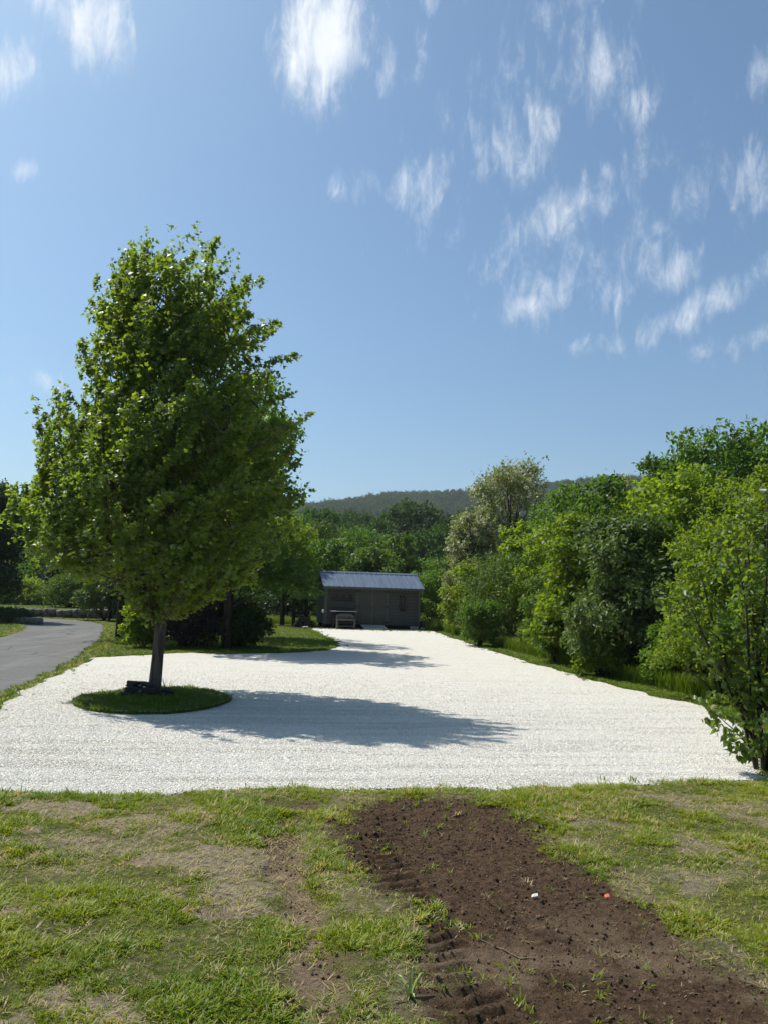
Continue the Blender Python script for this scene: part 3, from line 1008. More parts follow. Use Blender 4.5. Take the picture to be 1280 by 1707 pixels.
a_ = shed_obj('metal_wall_art', 'black cut metal cattails on the shed wall beside the doors', 'wall art', 3.78, -0.045, 0.88)
for (x, zt, lean) in ((-0.13, 0.80, -0.07), (0.02, 0.83, 0.0), (0.14, 0.72, 0.06)):
    MB().tube([(x * 0.35, -0.006, 0.02), (x * 0.6 + lean * 0.4, -0.006, 0.35), (x, -0.006, zt)], [0.011, 0.009, 0.007], 5).build('stalk', M['iron'], a_)
    MB().tube([(x - lean * 0.05, -0.012, zt - 0.18), (x - lean * 0.04, -0.012, zt - 0.16), (x, -0.012, zt - 0.05), (x, -0.012, zt - 0.03)], [0.008, 0.028, 0.026, 0.006], 6).build('seed_head', M['iron'], a_)
for (x, lean, h) in ((-0.10, -0.14, 0.42), (-0.04, -0.06, 0.5), (0.05, 0.05, 0.55), (0.10, 0.16, 0.40), (0.0, 0.10, 0.36), (-0.02, -0.20, 0.30)):
    MB().prism([(x - 0.025, 0.02), (x + 0.025, 0.02), (x + lean * 0.6 + 0.018, h * 0.6), (x + lean, h), (x + lean * 0.6 - 0.018, h * 0.62)], -0.024, -0.016).build('leaf', M['iron'], a_)
MB().prism([(-0.16, 0.0), (0.17, 0.0), (0.10, 0.05), (-0.08, 0.045)], -0.03, -0.0245).build('base', M['iron'], a_)

# things beside the shed
d_ = shed_obj('log_rack', 'dark wooden rack with posts standing left of the shed', 'rack', -1.35, 1.4)
for x in (0.0, 0.62):
    for y in (0.0, 0.5):
        MB().box(x, x + 0.11, y, y + 0.09, 0, 1.25).build('post', M['core'], d_)
for z in (0.42, 0.62, 1.25):
    MB().box(-0.08, 0.82, -0.06, 0.64, z, z + 0.08).build('shelf', M['core'], d_)
d_ = shed_obj('firewood_stack', 'low heap of dark split logs beside the shed wall', 'firewood', -0.95, 0.3)
rg = random.Random(4)
k = 0
for row in range(3):
    for i in range(5 - row):
        r = 0.085 + rg.random() * 0.02
        x = -0.35 + i * 0.19 + row * 0.095
        z = 0.09 + row * 0.155
        MB().tube([(x, -0.02 - rg.random() * 0.08, z), (x + 0.01, 0.7, z)], [r, r * 0.95], 7).build('log', M['bark_dark'], d_)
d_ = shed_obj('garden_lamp_post', 'thin dark post with small white cap by the shed corner', 'post', -0.14, -0.28)
MB().tube([(0, 0, 0), (0, 0, 0.72)], [0.022, 0.02], 8).build('pole', M['plastic'], d_)
MB().lathe([(0.02, 0.72), (0.055, 0.73), (0.06, 0.79), (0.045, 0.86), (0.01, 0.885)], 12).build('cap', M['pale'], d_, smooth=True)
d_ = shed_obj('pale_stone', 'flat pale stone lying in the grass left of the shed', 'stone', -1.0, -0.75)


def rock(seed, sx, sy, sz, mat, name, parent=None, sub=2, rough=0.25):
    bm = bmesh.new()
    bmesh.ops.create_icosphere(bm, subdivisions=sub, radius=1.0)
    rr = random.Random(seed)
    ph = [rr.uniform(0, 6.28) for _ in range(6)]
    for v in bm.verts:
        c = v.co
        k_ = 1 + rough * (math.sin(c.x * 3 + ph[0]) * math.sin(c.y * 2.6 + ph[1]) + 0.6 * math.sin(c.z * 4 + ph[2] + c.x * 2) + 0.4 * math.sin(c.y * 6 + ph[3]) * math.sin(c.x * 5 + ph[4])) * 0.6
        v.co = Vector((max(-.8, min(.8, c.x)) * sx * k_, max(-.8, min(.8, c.y)) * sy * k_, max(-.7, min(.7, c.z)) * sz * k_))
    me = bpy.data.meshes.new(name)
    bm.to_mesh(me)
    bm.free()
    me.materials.append(mat)
    return link(name, me, parent)


rock(3, 0.17, 0.12, 0.07, M['palestone'], 'stone_body', d_).location = (0, 0, 0.05)
d_ = shed_obj('black_bucket', 'black bucket behind the corner of the shed by tall grass', 'bucket', 4.72, 0.25)
MB().lathe([(0.13, 0), (0.17, 0.40), (0.185, 0.42), (0.17, 0.425), (0.15, 0.41), (0.12, 0.03)], 16).build('body', M['plastic'], d_, smooth=True)
MB().tube([(0.17 * math.cos(a), 0, 0.40 + 0.17 * math.sin(a)) for a in np.linspace(0, math.pi, 9)], [0.006] * 9, 5).build('handle', M['iron'], d_)
d_ = shed_obj('concrete_block', 'grey concrete block under the shed corner', 'block', 4.35, -0.12)
q = MB()
q.box(-0.19, 0.19, -0.095, -0.065, 0, 0.17).box(-0.19, 0.19, 0.065, 0.095, 0, 0.17)
for x in (-0.19, -0.015, 0.16):
    q.box(x, x + 0.03, -0.064, 0.064, 0, 0.17)
q.build('body', M['block'], d_)
d_ = shed_obj('field_stone', 'rough grey stone lying beside the concrete block at the shed', 'stone', 4.75, -0.2)
rock(8, 0.14, 0.11, 0.10, M['block'], 'stone_body', d_).location = (0, 0, 0.06)

# ------------------------------------------------------------------ stone wall
sw = empty('stone_wall', (-14.5, 39.6, 0))
tag(sw, 'low wall of big dark stone blocks along the bend of the lane', 'wall')
WP = densify([(-20.6, 39.6), (-18.6, 39.3), (-17, 39.3), (-15.6, 39.4), (-14.3, 39.6), (-13.2, 40.3)], 0.2, 0, 1, False)
dist = np.r_[0, np.cumsum(np.linalg.norm(np.diff(WP, axis=0), axis=1))]
rg = random.Random(12)
s = 0.0
k = 0
while s < dist[-1] - 0.5:
    w = rg.uniform(0.65, 1.15)
    mid = min(s + w / 2, dist[-1])
    x, y = np.interp(mid, dist, WP[:, 0]), np.interp(mid, dist, WP[:, 1])
    x2, y2 = np.interp(min(mid + 0.3, dist[-1]), dist, WP[:, 0]), np.interp(min(mid + 0.3, dist[-1]), dist, WP[:, 1])
    x1, y1 = np.interp(mid - 0.3, dist, WP[:, 0]), np.interp(mid - 0.3, dist, WP[:, 1])
    h = rg.uniform(0.40, 0.52)
    o = rock(20 + k, w * 0.61, 0.30, h * 0.72, M['wallstone'], 'stone', sw, 2, 0.10)
    o.location = (x - sw.location.x, y - sw.location.y, h * 0.47)
    o.rotation_euler = (rg.uniform(-.03, .03), rg.uniform(-.04, .04), math.atan2(y2 - y1, x2 - x1))
    s += w
    k += 1

# ------------------------------------------------------------------ foliage builders
SHAPES = {
    'maple': ([(0, 0, 0), (.26, .04, .03), (.20, .26, .0), (.54, .48, .07), (.22, .56, .0), (0, 1, -.10), (-.22, .56, .0), (-.54, .48, .07), (-.20, .26, .0), (-.26, .04, .03), (0, .34, -.03)],
              [(10, 0, 1, 2), (10, 2, 3, 4), (10, 4, 5, 6), (10, 6, 7, 8), (10, 8, 9, 0)]),
    'trident': ([(0, 0, 0), (.30, .08, .04), (.52, .50, .07), (.20, .52, .0), (0, 1, -.12), (-.20, .52, .0), (-.52, .50, .07), (-.30, .08, .04)], [(0, 1, 2, 3), (0, 3, 4, 5), (0, 5, 6, 7)]),
    'oval': ([(0, 0, 0), (.26, .30, .07), (.20, .72, .05), (0, 1, -.10), (-.20, .72, .05), (-.26, .30, .07)], [(0, 1, 2, 3), (0, 3, 4, 5)]),
    'heart': ([(0, 0, 0), (.36, .12, .09), (.34, .50, .07), (0, 1, -.16), (-.34, .50, .07), (-.36, .12, .09)], [(0, 1, 2, 3), (0, 3, 4, 5)]),
    'kite': ([(0, 0, 0), (.34, .45, .06), (0, 1, -.06), (-.34, .45, .06)], [(0, 1, 2, 3)]),
    'needle': ([(-.09, 0, 0), (.09, 0, 0), (.05, 1, -.05), (-.05, 1, -.05)], [(0, 1, 2, 3)]),
    'spray': ([(0, 0, 0), (.30, .12, .02), (.08, .30, 0), (.40, .45, .04), (.10, .55, 0), (.30, .80, .03), (0, 1, -.06), (-.30, .80, .03), (-.10, .55, 0), (-.40, .45, .04), (-.08, .30, 0), (-.30, .12, .02)],
              [(0, 1, 2, 11, 10)[:3] + (10, 11), (2, 3, 4, 8, 9, 10), (4, 5, 6, 7, 8)]),
}


def norm(v):
    return v / (np.linalg.norm(v, axis=-1, keepdims=True) + 1e-9)


def leaf_mesh(name, P, A, N, size, shape, mat, tint):
    """one mesh of many leaves: P base points, A leaf axis, N leaf normal"""
    vs, fs = SHAPES[shape]
    vs = np.array(vs, float)
    A = norm(A)
    S_ = norm(np.cross(A, N))
    U = np.cross(S_, A)
    size = np.broadcast_to(np.asarray(size, float), (len(P),))
    V = P[:, None, :] + size[:, None, None] * (vs[None, :, 0, None] * S_[:, None, :] + vs[None, :, 1, None] * A[:, None, :] + vs[None, :, 2, None] * U[:, None, :])
    n, k = len(P), len(vs)
    lp, st = [], []
    off = 0
    base = np.concatenate([np.array(f) for f in fs])
    sizes = [len(f) for f in fs]
    starts0 = np.concatenate([[0], np.cumsum(sizes)[:-1]])
    L_ = (base[None, :] + (np.arange(n) * k)[:, None]).ravel()
    St = (starts0[None, :] + (np.arange(n) * len(base))[:, None]).ravel()
    return np_mesh(name, V.reshape(-1, 3), L_, St, mat, False, {'tint': np.repeat(tint, len(fs))})


def shoots_to_leaves(rng, C, D, length, per, spread, droop=0.25, up=0.7, outward=None):
    """C shoot base, D shoot direction -> leaf base points, axis, normal"""
    n = len(C)
    t_ = rng.random((n, per)) ** 0.8
    ln = np.broadcast_to(np.asarray(length, float), (n,))
    off = rng.normal(size=(n, per, 3)) * spread
    P = C[:, None, :] + D[:, None, :] * (t_ * ln[:, None])[..., None] + off * (1.15 - 0.7 * t_[..., None])
    A = D[:, None, :] * 0.55 + norm(rng.normal(size=(n, per, 3))) * 0.8 + np.array([0, 0, -droop])
    N = np.array([0, 0, up]) + rng.normal(size=(n, per, 3)) * 0.55
    if outward is not None:
        N = N + outward[:, None, :] * 0.6
    return P.reshape(-1, 3), A.reshape(-1, 3), N.reshape(-1, 3)


def lobe_crown(seed, H, R, base, nlobe, nshoot, per, leaf, shape, mat, narrow=0.75, name='crown', lob=(0.32, 0.5), shoot=0.16, squash=0.8, jag=0.10,
               wind=(0.10, -0.02, 0.04), tipsprigs=0.12, darker=0.0, ry=1.0, droop=0.25):
    """foliage as shoots over a union of lobes; returns mesh and the lobe centres"""
    rng = np.random.default_rng(seed)
    cen, rad = [], []
    for i in range(nlobe):
        f = (i + rng.random() * 0.8) / nlobe
        z = base + (H - base) * (0.06 + 0.86 * f)
        prof = math.sin(math.pi * min(1, max(0.0, 0.30 + 0.54 * f))) ** narrow
        a = i * 2.39996 + rng.random() * 0.9
        rr = R * prof * rng.uniform(0.30, 0.74)
        lr = R * rng.uniform(*lob) * (0.65 + 0.35 * prof)
        cen.append((math.cos(a) * rr, math.sin(a) * rr * ry, min(z, H - lr * 0.75)))
        rad.append(lr)
    cen, rad = np.array(cen), np.array(rad)
    w = rad ** 2 / (rad ** 2).sum()
    li = rng.choice(nlobe, nshoot, p=w)
    d = norm(rng.normal(size=(nshoot, 3)))
    d[:, 2] = np.where(d[:, 2] < -0.35, -d[:, 2] * 0.6, d[:, 2])
    d = norm(d)
    rho = rng.random(nshoot) ** 0.28
    lump = 1 + jag * 2.4 * (fbm(d[:, 0] * 2.2 + li * 3.1, d[:, 1] * 2.2 + d[:, 2] * 2.7, 3, seed) - 0.5)
    C = cen[li] + d * (rad[li] * rho * lump)[:, None] * np.array([1, ry, squash])
    C[:, 2] = np.maximum(C[:, 2], base * 0.6 + 0.03)
    D = norm(d + np.array([0, 0, 0.55]) + np.array(wind) * 3 + rng.normal(size=d.shape) * 0.35)
    ln = shoot * R * rng.uniform(0.6, 1.4, nshoot)
    sprig = rng.random(nshoot) < tipsprigs
    ln = np.where(sprig, ln * 2.0, ln)
    P, A, N = shoots_to_leaves(rng, C - D * (ln * 0.4)[:, None], D, ln, per, leaf * 0.55, droop, 0.7, d)
    lt = rng.random(nlobe)
    tint = np.clip(rng.random(len(P)) * 0.55 + np.repeat(rng.random(nshoot) * 0.3 + lt[li] * 0.35, per) - 0.1, 0, 1)
    size = leaf * rng.uniform(0.65, 1.25, len(P))
    return leaf_mesh(name, P, A, N, size, shape, mat, tint), cen, rad


def stem_mesh(seed, cen, base_r, mat, nstem=1, spread=0.0, n=7, name='trunk', top=None, twig=0.35):
    rng = random.Random(seed)
    b = MB()
    top = top or max(c[2] for c in cen)
    order = sorted(range(len(cen)), key=lambda i: cen[i][2])
    if nstem == 1:
        pth = [(0, 0, -0.05), (rng.uniform(-.02, .02), 0, top * 0.2), (rng.uniform(-.06, .06), rng.uniform(-.06, .06), top * 0.5), (rng.uniform(-.12, .12), rng.uniform(-.12, .12), top * 0.93)]
        b.tube(pth, [base_r * 1.25, base_r, base_r * 0.65, base_r * 0.15], n)
        for i in order:
            c = cen[i]
            z0 = max(top * 0.12, c[2] * rng.uniform(0.45, 0.65))
            b.tube([(0, 0, z0), (c[0] * 0.5, c[1] * 0.5, z0 + (c[2] - z0) * 0.65), tuple(c)], [base_r * twig, base_r * twig * 0.6, base_r * 0.08], 5)
    else:
        for i in order[:nstem] + order[nstem:nstem * 3:2]:
            c = cen[i]
            a = rng.uniform(0, 6.28)
            s0 = (math.cos(a) * spread * rng.random(), math.sin(a) * spread * rng.random(), -0.04)
            b.tube([s0, (s0[0] * .5 + c[0] * 0.35, s0[1] * .5 + c[1] * 0.35, c[2] * 0.5), tuple(c)], [base_r, base_r * 0.7, base_r * 0.2], 5)
    return b.mesh(name, mat, True)


# ------------------------------------------------------------------ the maple
def maple():
    rng = np.random.default_rng(77)
    root = empty('maple_tree', (-3.36, 11.6, 0.05))
    tag(root, 'big wind-swept maple tree standing in the turf island on the gravel', 'tree')
    Yc = 11.75
    # silhouette half-widths read against height, in metres from the trunk
    rows = [(1560, 610, 660), (1500, 585, 770), (1440, 500, 920), (1380, 380, 1070), (1300, 150, 1160), (1200, 40, 1205), (1100, 25, 1235), (1000, 40, 1250), (900, 75, 1230), (800, 130, 1235),
            (700, 185, 1240), (600, 235, 1195), (500, 300, 1145), (400, 345, 1125), (300, 372, 1085), (200, 372, 1060), (140, 385, 1025), (100, 430, 890), (60, 500, 700), (25, 585, 605)]
    zt, xl, xr = [], [], []
    for zy, l, r in rows:
        p0 = at(l * 0.4219, 380 + zy * 0.4219, Yc)
        p1 = at(r * 0.4219, 380 + zy * 0.4219, Yc)
        zt.append((p0[2] + p1[2]) / 2 - 0.05)
        xl.append(p0[0] + 3.36)
        xr.append(p1[0] + 3.36)
    zt, xl, xr = np.array(zt), np.array(xl), np.array(xr)
    npl = 720
    z = rng.uniform(zt[0], zt[-1], npl * 3)
    wz = np.interp(z, zt, xr - xl)
    keep = rng.random(len(z)) < (wz / wz.max()) ** 1.3
    z = z[keep][:npl]
    npl = len(z)
    L_, R_ = np.interp(z, zt, xl), np.interp(z, zt, xr)
    cxm, hw = (L_ + R_) / 2, (R_ - L_) / 2
    th = rng.uniform(0, 2 * math.pi, npl)
    rho = rng.random(npl) ** 0.42
    ux, uy = np.cos(th), np.sin(th)
    z = z - 0.24 * sstep(4.0, 6.6, z)
    dep = np.minimum(hw * 0.92, 2.1) * np.where(ux < -0.2, 0.72, 1.0)
    tipP = np.stack([cxm + ux * rho * hw * 0.97, uy * rho * dep, z], -1)
    outp = np.stack([ux * rho, uy * rho, np.full(npl, 0.15)], -1)
    PD = norm(outp * 0.75 + np.array([0.50, -0.04, 0.62]) + rng.normal(size=(npl, 3)) * 0.20)
    PL = rng.uniform(0.6, 1.2, npl)
    spires = np.array([at(px, py, Yc) for px, py in ((251, 398), (215, 412), (180, 440), (300, 432), (342, 428), (377, 418), (440, 452), (412, 450), (480, 560), (506, 592), (522, 682), (516, 716), (522, 806),
                                                     (142, 566), (84, 672), (58, 720), (42, 780), (28, 815), (470, 520), (285, 440), (230, 420))]) - np.array([-3.36, 11.6, 0.05])
    spires[:, 1] = rng.uniform(-0.5, 0.5, len(spires))
    sdir = norm(np.stack([np.where(spires[:, 0] > 1.2, 0.85, np.where(spires[:, 0] < -0.8, -0.25, 0.3)), np.zeros(len(spires)), np.where(spires[:, 0] > 1.2, 0.45, 0.9)], -1) + rng.normal(size=(len(spires), 3)) * 0.1)
    tipP, PD = np.vstack([tipP, spires]), np.vstack([PD, sdir])
    PL = np.r_[PL, rng.uniform(0.6, 0.9, len(spires))]
    outp = np.vstack([outp, sdir * 0.5])
    tipP = tipP - PD * 0.10 + np.array([0.04, 0, 0])
    npl = len(tipP)
    # shoots along each plume, all ending near its tip
    sp = 13
    s_ = rng.random((npl, sp)) ** 0.75
    C = (tipP[:, None, :] - PD[:, None, :] * (PL[:, None] * (1 - s_))[..., None] + rng.normal(size=(npl, sp, 3)) * (0.092 * (1.10 - s_))[..., None]).reshape(-1, 3)
    D = norm((PD[:, None, :] + rng.normal(size=(npl, sp, 3)) * 0.26).reshape(-1, 3))
    out = np.repeat(outp, sp, 0)
    pid = np.repeat(np.arange(npl), sp)
    hwC, cxC = np.interp(C[:, 2], zt, (xr - xl) / 2), np.interp(C[:, 2], zt, (xr + xl) / 2)
    ok = (np.hypot((C[:, 0] - cxC) / hwC, C[:, 1] / (hwC * 1.05)) < 1.06) & (C[:, 2] > zt[0])
    ok |= (pid >= npl - len(spires)) & (s_.ravel() > 0.25)
    C, D, out, pid = C[ok], D[ok], out[ok], pid[ok]
    n = len(C)
    ln = rng.uniform(0.14, 0.34, n)
    C = C - D * (ln * 0.7)[:, None]
    C[:, 2] = np.maximum(C[:, 2], 1.0)
    per = 10
    P, A, N = shoots_to_leaves(rng, C, D, ln, per, 0.034, 0.25, 0.55, out)
    A = A + np.array([0.60, -0.05, 0.10])
    tint = np.clip(rng.random(len(P)) * 0.6 + np.repeat((rng.random(npl) ** 1.3)[pid], per) * 0.55 - 0.08, 0, 1)
    # thin inner foliage so the heart of the crown is not empty
    ni = 700
    zi = rng.uniform(zt[2], zt[-3], ni)
    Li, Ri = np.interp(zi, zt, xl), np.interp(zi, zt, xr)
    ti, ri = rng.uniform(0, 6.28, ni), rng.random(ni) ** 0.5 * 0.72
    Ci = np.stack([(Li + Ri) / 2 + np.cos(ti) * ri * (Ri - Li) / 2, np.sin(ti) * ri * (Ri - Li) / 2, zi], -1)
    Di = norm(rng.normal(size=(ni, 3)) * 0.4 + np.array([0.4, 0, 0.6]))
    P2, A2, N2 = shoots_to_leaves(rng, Ci, Di, 0.3, 7, 0.06, 0.3, 0.6)
    P, A, N = np.vstack([P, P2]), np.vstack([A, A2]), np.vstack([N, N2])
    tint = np.r_[tint, rng.random(len(P2)) * 0.5]
    size = 0.074 * rng.uniform(0.55, 1.2, len(P))
    link('crown', leaf_mesh('crown', P, A, N, size, 'trident', M['maple'], tint), root)
    # trunk with a fork, limbs and branches
    b = MB()
    b.tube([(-0.01, 0, -0.08), (-0.005, 0, 0.02), (0, 0, 0.14), (0.015, 0, 0.55), (0.03, 0, 0.98), (0.04, 0.02, 1.5), (0.02, 0.03, 2.6), (0.05, 0.0, 4.2), (0.1, 0, 6.0)],
           [0.155, 0.118, 0.096, 0.086, 0.084, 0.070, 0.056, 0.04, 0.012], 14)
    rr = random.Random(3)
    limbs = [((0.02, 0, 0.95), (-0.22, -0.03, 1.45), (-0.65, 0.1, 2.3), (-1.3, 0.1, 3.5), 0.062)]
    for i in range(14):
        a = i * 2.4 + 0.6
        z0 = 1.15 + i * 0.19
        rad = 1.65 - 0.07 * i
        limbs.append(((0.03, 0, z0), (math.cos(a) * rad * 0.35, math.sin(a) * rad * 0.35, z0 + 0.55), (math.cos(a) * rad * 0.75, math.sin(a) * rad * 0.75, z0 + 1.3),
                      (math.cos(a) * rad + 0.15, math.sin(a) * rad, min(6.6, z0 + 2.3)), 0.045 - 0.0016 * i))
    allp = []
    def inside(p_):
        lo, hi = np.interp(p_[2], zt, xl), np.interp(p_[2], zt, xr)
        return (min(max(p_[0], lo + 0.45), hi - 0.45), p_[1] * 0.85, p_[2])
    for p0, p1, p2, p3, r0 in limbs:
        p2, p3 = inside(p2), inside(p3)
        b.tube([p0, p1, p2, p3], [r0, r0 * 0.8, r0 * 0.5, r0 * 0.15], 7)
        for q0, q1 in ((p0, p1), (p1, p2), (p2, p3)):
            for s in (0.25, 0.6, 0.95):
                allp.append(tuple(q0[j] + (q1[j] - q0[j]) * s for j in range(3)))
    AP = np.array(allp)
    for i in rng.choice(n, 420, replace=False):
        tgt = C[i]
        src = AP[np.argmin(np.linalg.norm(AP - (tgt - np.array([0, 0, 0.5])), axis=1))]
        mid = (src + tgt) / 2 + np.array([0, 0, -0.05])
        b.tube([tuple(src), tuple(mid), tuple(tgt), tuple(tgt + D[i] * ln[i])], [0.013, 0.010, 0.007, 0.003], 4, False)
    b.build('trunk', M['bark'], root, True)
    return root


maple()


# ------------------------------------------------------------------ other trees and shrubs
def plant(name, label, cat, px, top, Y, wpx, mat, seed, group=None, base=0.06, z0=0.0, nl=11, ns=520, per=9, leaf=0.10, shape='oval', stem='bark_dark', nstem=1, sr=None,
          bx=None, ry=1.0, **kw):
    x, y, zt = at(px, top, Y)
    H = (zt - z0) * 1.03
    R = wpx / 2 * Y / FPX * 1.16
    nl, ns, base = int(nl * 1.5), int(ns * 2.1), base * 0.7
    root = empty(name, (x if bx is None else bx, Y, z0))
    tag(root, label, cat, group)
    cm, cen, rad = lobe_crown(seed, H, R, base * H, nl, ns, per, leaf, shape, M[mat], ry=ry, **kw)
    link('crown', cm, root)
    link('trunk' if nstem == 1 else 'stem', stem_mesh(seed, cen, sr or (0.02 + 0.016 * H), M[stem], nstem, 0.15 * R, name='trunk' if nstem == 1 else 'stem'), root)
    return root


G_R = 'trees and shrubs along the edge of the gravel'
G_B = 'trees behind the shed'
G_L = 'trees and shrubs beyond the lane'
plant('hedge_tree', 'bright green leafy tree rising behind the near shrub at the frame edge', 'tree', 1285, 790, 14.6, 240, 'bright', 101, G_R, ns=1000, leaf=0.095, per=9)
plant('yellow_shrub', 'yellow-green shrub between the glossy dark shrub and the near shrub', 'shrub', 1195, 892, 13.2, 175, 'yellow', 102, G_R, nstem=5, sr=0.02, ns=800, leaf=0.075, base=0.1)
plant('green_shrub', 'bright green low shrub spilling in front of the glossy shrub', 'shrub', 1150, 965, 14.8, 80, 'bright', 103, G_R, nstem=4, sr=0.02, ns=330, leaf=0.085)
plant('glossy_shrub', 'large dark glossy-leaved shrub with silvery sheen on its leaves', 'shrub', 1050, 868, 17.0, 190, 'glossy', 104, G_R, nstem=6, sr=0.03, ns=820, leaf=0.13, per=9, droop=0.7)
plant('maple_sapling', 'light green maple sapling standing just left of the glossy shrub', 'tree', 955, 868, 19.6, 125, 'bright', 105, G_R, ns=700, leaf=0.11, shape='trident', per=7)
plant('broadleaf_tree', 'mid green tree rising right behind the glossy shrub', 'tree', 1130, 800, 19.8, 210, 'bright', 106, G_R, ns=900, leaf=0.12, shape='trident', per=8)
plant('broadleaf_tree', 'green tree with pointed leafy top between locust and glossy shrub', 'tree', 1000, 806, 24.5, 165, 'green', 107, G_R, ns=760, leaf=0.14, per=9)
plant('tall_tree', 'tallest dark green tree at the far right above the hedge', 'tree', 1218, 728, 25.0, 270, 'green', 108, G_R, ns=1250, leaf=0.17, per=10, base=0.15, nl=13)
plant('tall_tree', 'slimmer dark green tree beside the tallest one over the hedge', 'tree', 1118, 742, 26.0, 115, 'green', 109, G_R, ns=520, leaf=0.15, per=9)
plant('round_shrub', 'dull olive green round shrub at the foot of the flowering locust', 'shrub', 858, 930, 28.5, 165, 'dull', 110, G_R, nstem=6, sr=0.025, ns=900, leaf=0.10, per=9)
plant('round_shrub', 'dark green shrub beside the tall grass right of the shed', 'shrub', 918, 962, 23.6, 95, 'dull', 111, G_R, nstem=5, sr=0.025, ns=420, leaf=0.10, per=9)
plant('broadleaf_tree', 'green tree standing right of the flowering locust', 'tree', 935, 836, 29.5, 130, 'green', 112, G_R, ns=600, leaf=0.14, per=9)
plant('young_tree', 'fresh bright green young tree in front of the locust trunk', 'tree', 868, 872, 31.0, 95, 'bright', 113, G_R, ns=480, leaf=0.14, per=8, shape='trident')
plant('young_tree', 'small green tree just right of the shed roof', 'tree', 782, 945, 33.5, 85, 'bright', 114, G_R, ns=480, leaf=0.13, per=8)
plant('green_shrub', 'green shrub tucked against the back corner of the shed', 'shrub', 722, 955, 40.5, 80, 'green', 115, G_R, nstem=5, sr=0.03, ns=380, leaf=0.14, per=8)
plant('broadleaf_tree', 'yellow-green tree over the hedge between sapling and tall tree', 'tree', 1065, 822, 23.0, 120, 'yellow', 116, G_R, ns=560, leaf=0.12, per=9)
plant('green_shrub', 'dark green bush filling the hedge behind the glossy shrub', 'shrub', 1085, 900, 20.6, 170, 'green', 117, G_R, nstem=5, sr=0.03, ns=560, leaf=0.12, per=8)
plant('green_shrub', 'shaded bush low in the hedge behind the maple sapling', 'shrub', 975, 930, 23.5, 140, 'green', 118, G_R, nstem=5, sr=0.03, ns=500, leaf=0.12, per=8)
plant('broadleaf_tree', 'green tree behind the yellow-green shrub near the frame edge', 'tree', 1230, 815, 18.5, 190, 'bright', 119, G_R, ns=800, leaf=0.11, per=9)


for (px, top, Y, w, mat, lf, lab) in [
        (1000, 1052, 17.0, 75, 'bright', 0.085, 'low bright green bush at the left foot of the glossy shrub'),
        (1112, 1045, 15.2, 80, 'green', 0.08, 'low green bush at the right foot of the glossy shrub'),
        (925, 1010, 20.4, 70, 'green', 0.085, 'low dark bush in front of the maple sapling'),
        (800, 1005, 26.2, 70, 'green', 0.09, 'low green bush at the edge of the grass right of the shed'),
        (985, 868, 20.6, 90, 'yellow', 0.09, 'yellow-green sapling crowding the top of the glossy shrub'),
        (1160, 870, 16.4, 120, 'bright', 0.09, 'bright leafy bush filling the gap right of the glossy shrub'),
        (905, 880, 26.5, 90, 'bright', 0.11, 'bright sapling in the middle of the hedge'),
        (1270, 930, 11.8, 150, 'green', 0.07, 'mid green bush close behind the upright near shrub')]:
    plant('hedge_bush', lab, 'shrub', px, top, Y, w, mat, 900 + px, G_R, nstem=5, sr=0.02, ns=330, leaf=lf, per=9)


def locust(label, px, top, Y, wpx, seed, ns):
    x, y, zt = at(px, top, Y)
    H, R = zt, wpx / 2 * Y / FPX * 1.12
    root = empty('locust_tree', (x, Y, 0))
    tag(root, label, 'tree', 'flowering locust trees')
    cm, cen, rad = lobe_crown(seed, H, R, 0.2 * H, 22, int(ns * 3.0), 8, 0.15, 'oval', M['locust'], narrow=0.6, lob=(0.22, 0.36), shoot=0.22, tipsprigs=0.3, squash=1.1, droop=0.5)
    link('crown', cm, root)
    cm, _, _ = lobe_crown(seed, H, R, 0.2 * H, 22, int(ns * 1.8), 7, 0.13, 'kite', M['blossom'], narrow=0.6, name='blossom', lob=(0.22, 0.36), shoot=0.2, tipsprigs=0.1, squash=1.1, droop=1.2)
    link('blossom', cm, root)
    link('trunk', stem_mesh(seed, cen, 0.13, M['bark_dark'], 1, twig=0.45), root)


locust('tall pale flowering locust tree with white blossom and dark open branches', 852, 770, 38.0, 160, 201, 640)
locust('lower pale flowering locust tree hanging over the shed side', 785, 846, 36.0, 92, 202, 420)
locust('thin pale locust top poking out above the hedge trees', 1032, 780, 33.0, 55, 203, 170)

for (px, top, Y, w, mat, lab) in [
        (478, 858, 50, 120, 'green', 'green tree between the big maple and the shed'),
        (533, 872, 54, 105, 'dull', 'light green tree rising behind the left end of the shed'),
        (598, 884, 58, 110, 'green', 'mid green tree behind the middle of the shed roof'),
        (660, 896, 50, 86, 'dull', 'mid green maple behind the right half of the shed roof'),
        (560, 905, 47, 100, 'green', 'darker green bush showing just above the left of the shed roof'),
        (622, 918, 45, 95, 'dull', 'leafy green bush touching the shed ridge'),
        (700, 938, 52, 80, 'green', 'green bush behind the right end of the shed roof'),
        (745, 932, 60, 90, 'green', 'dark tree in the gap between shed and locust'),
        (430, 850, 62, 140, 'green', 'tall green tree half hidden by the right side of the maple')]:
    plant('woodland_tree', lab, 'tree', px, top, Y, w, mat, 300 + px, G_B, ns=560, leaf=0.19, per=8, nl=11, shape='kite')
# tree with a bare trunk on the lawn left of the shed
plant('lawn_tree', 'small tree with bare dark trunk on the lawn left of the shed', 'tree', 478, 872, 38.5, 105, 'bright', 321, G_B, ns=520, leaf=0.15, per=8, base=0.36, sr=0.10)

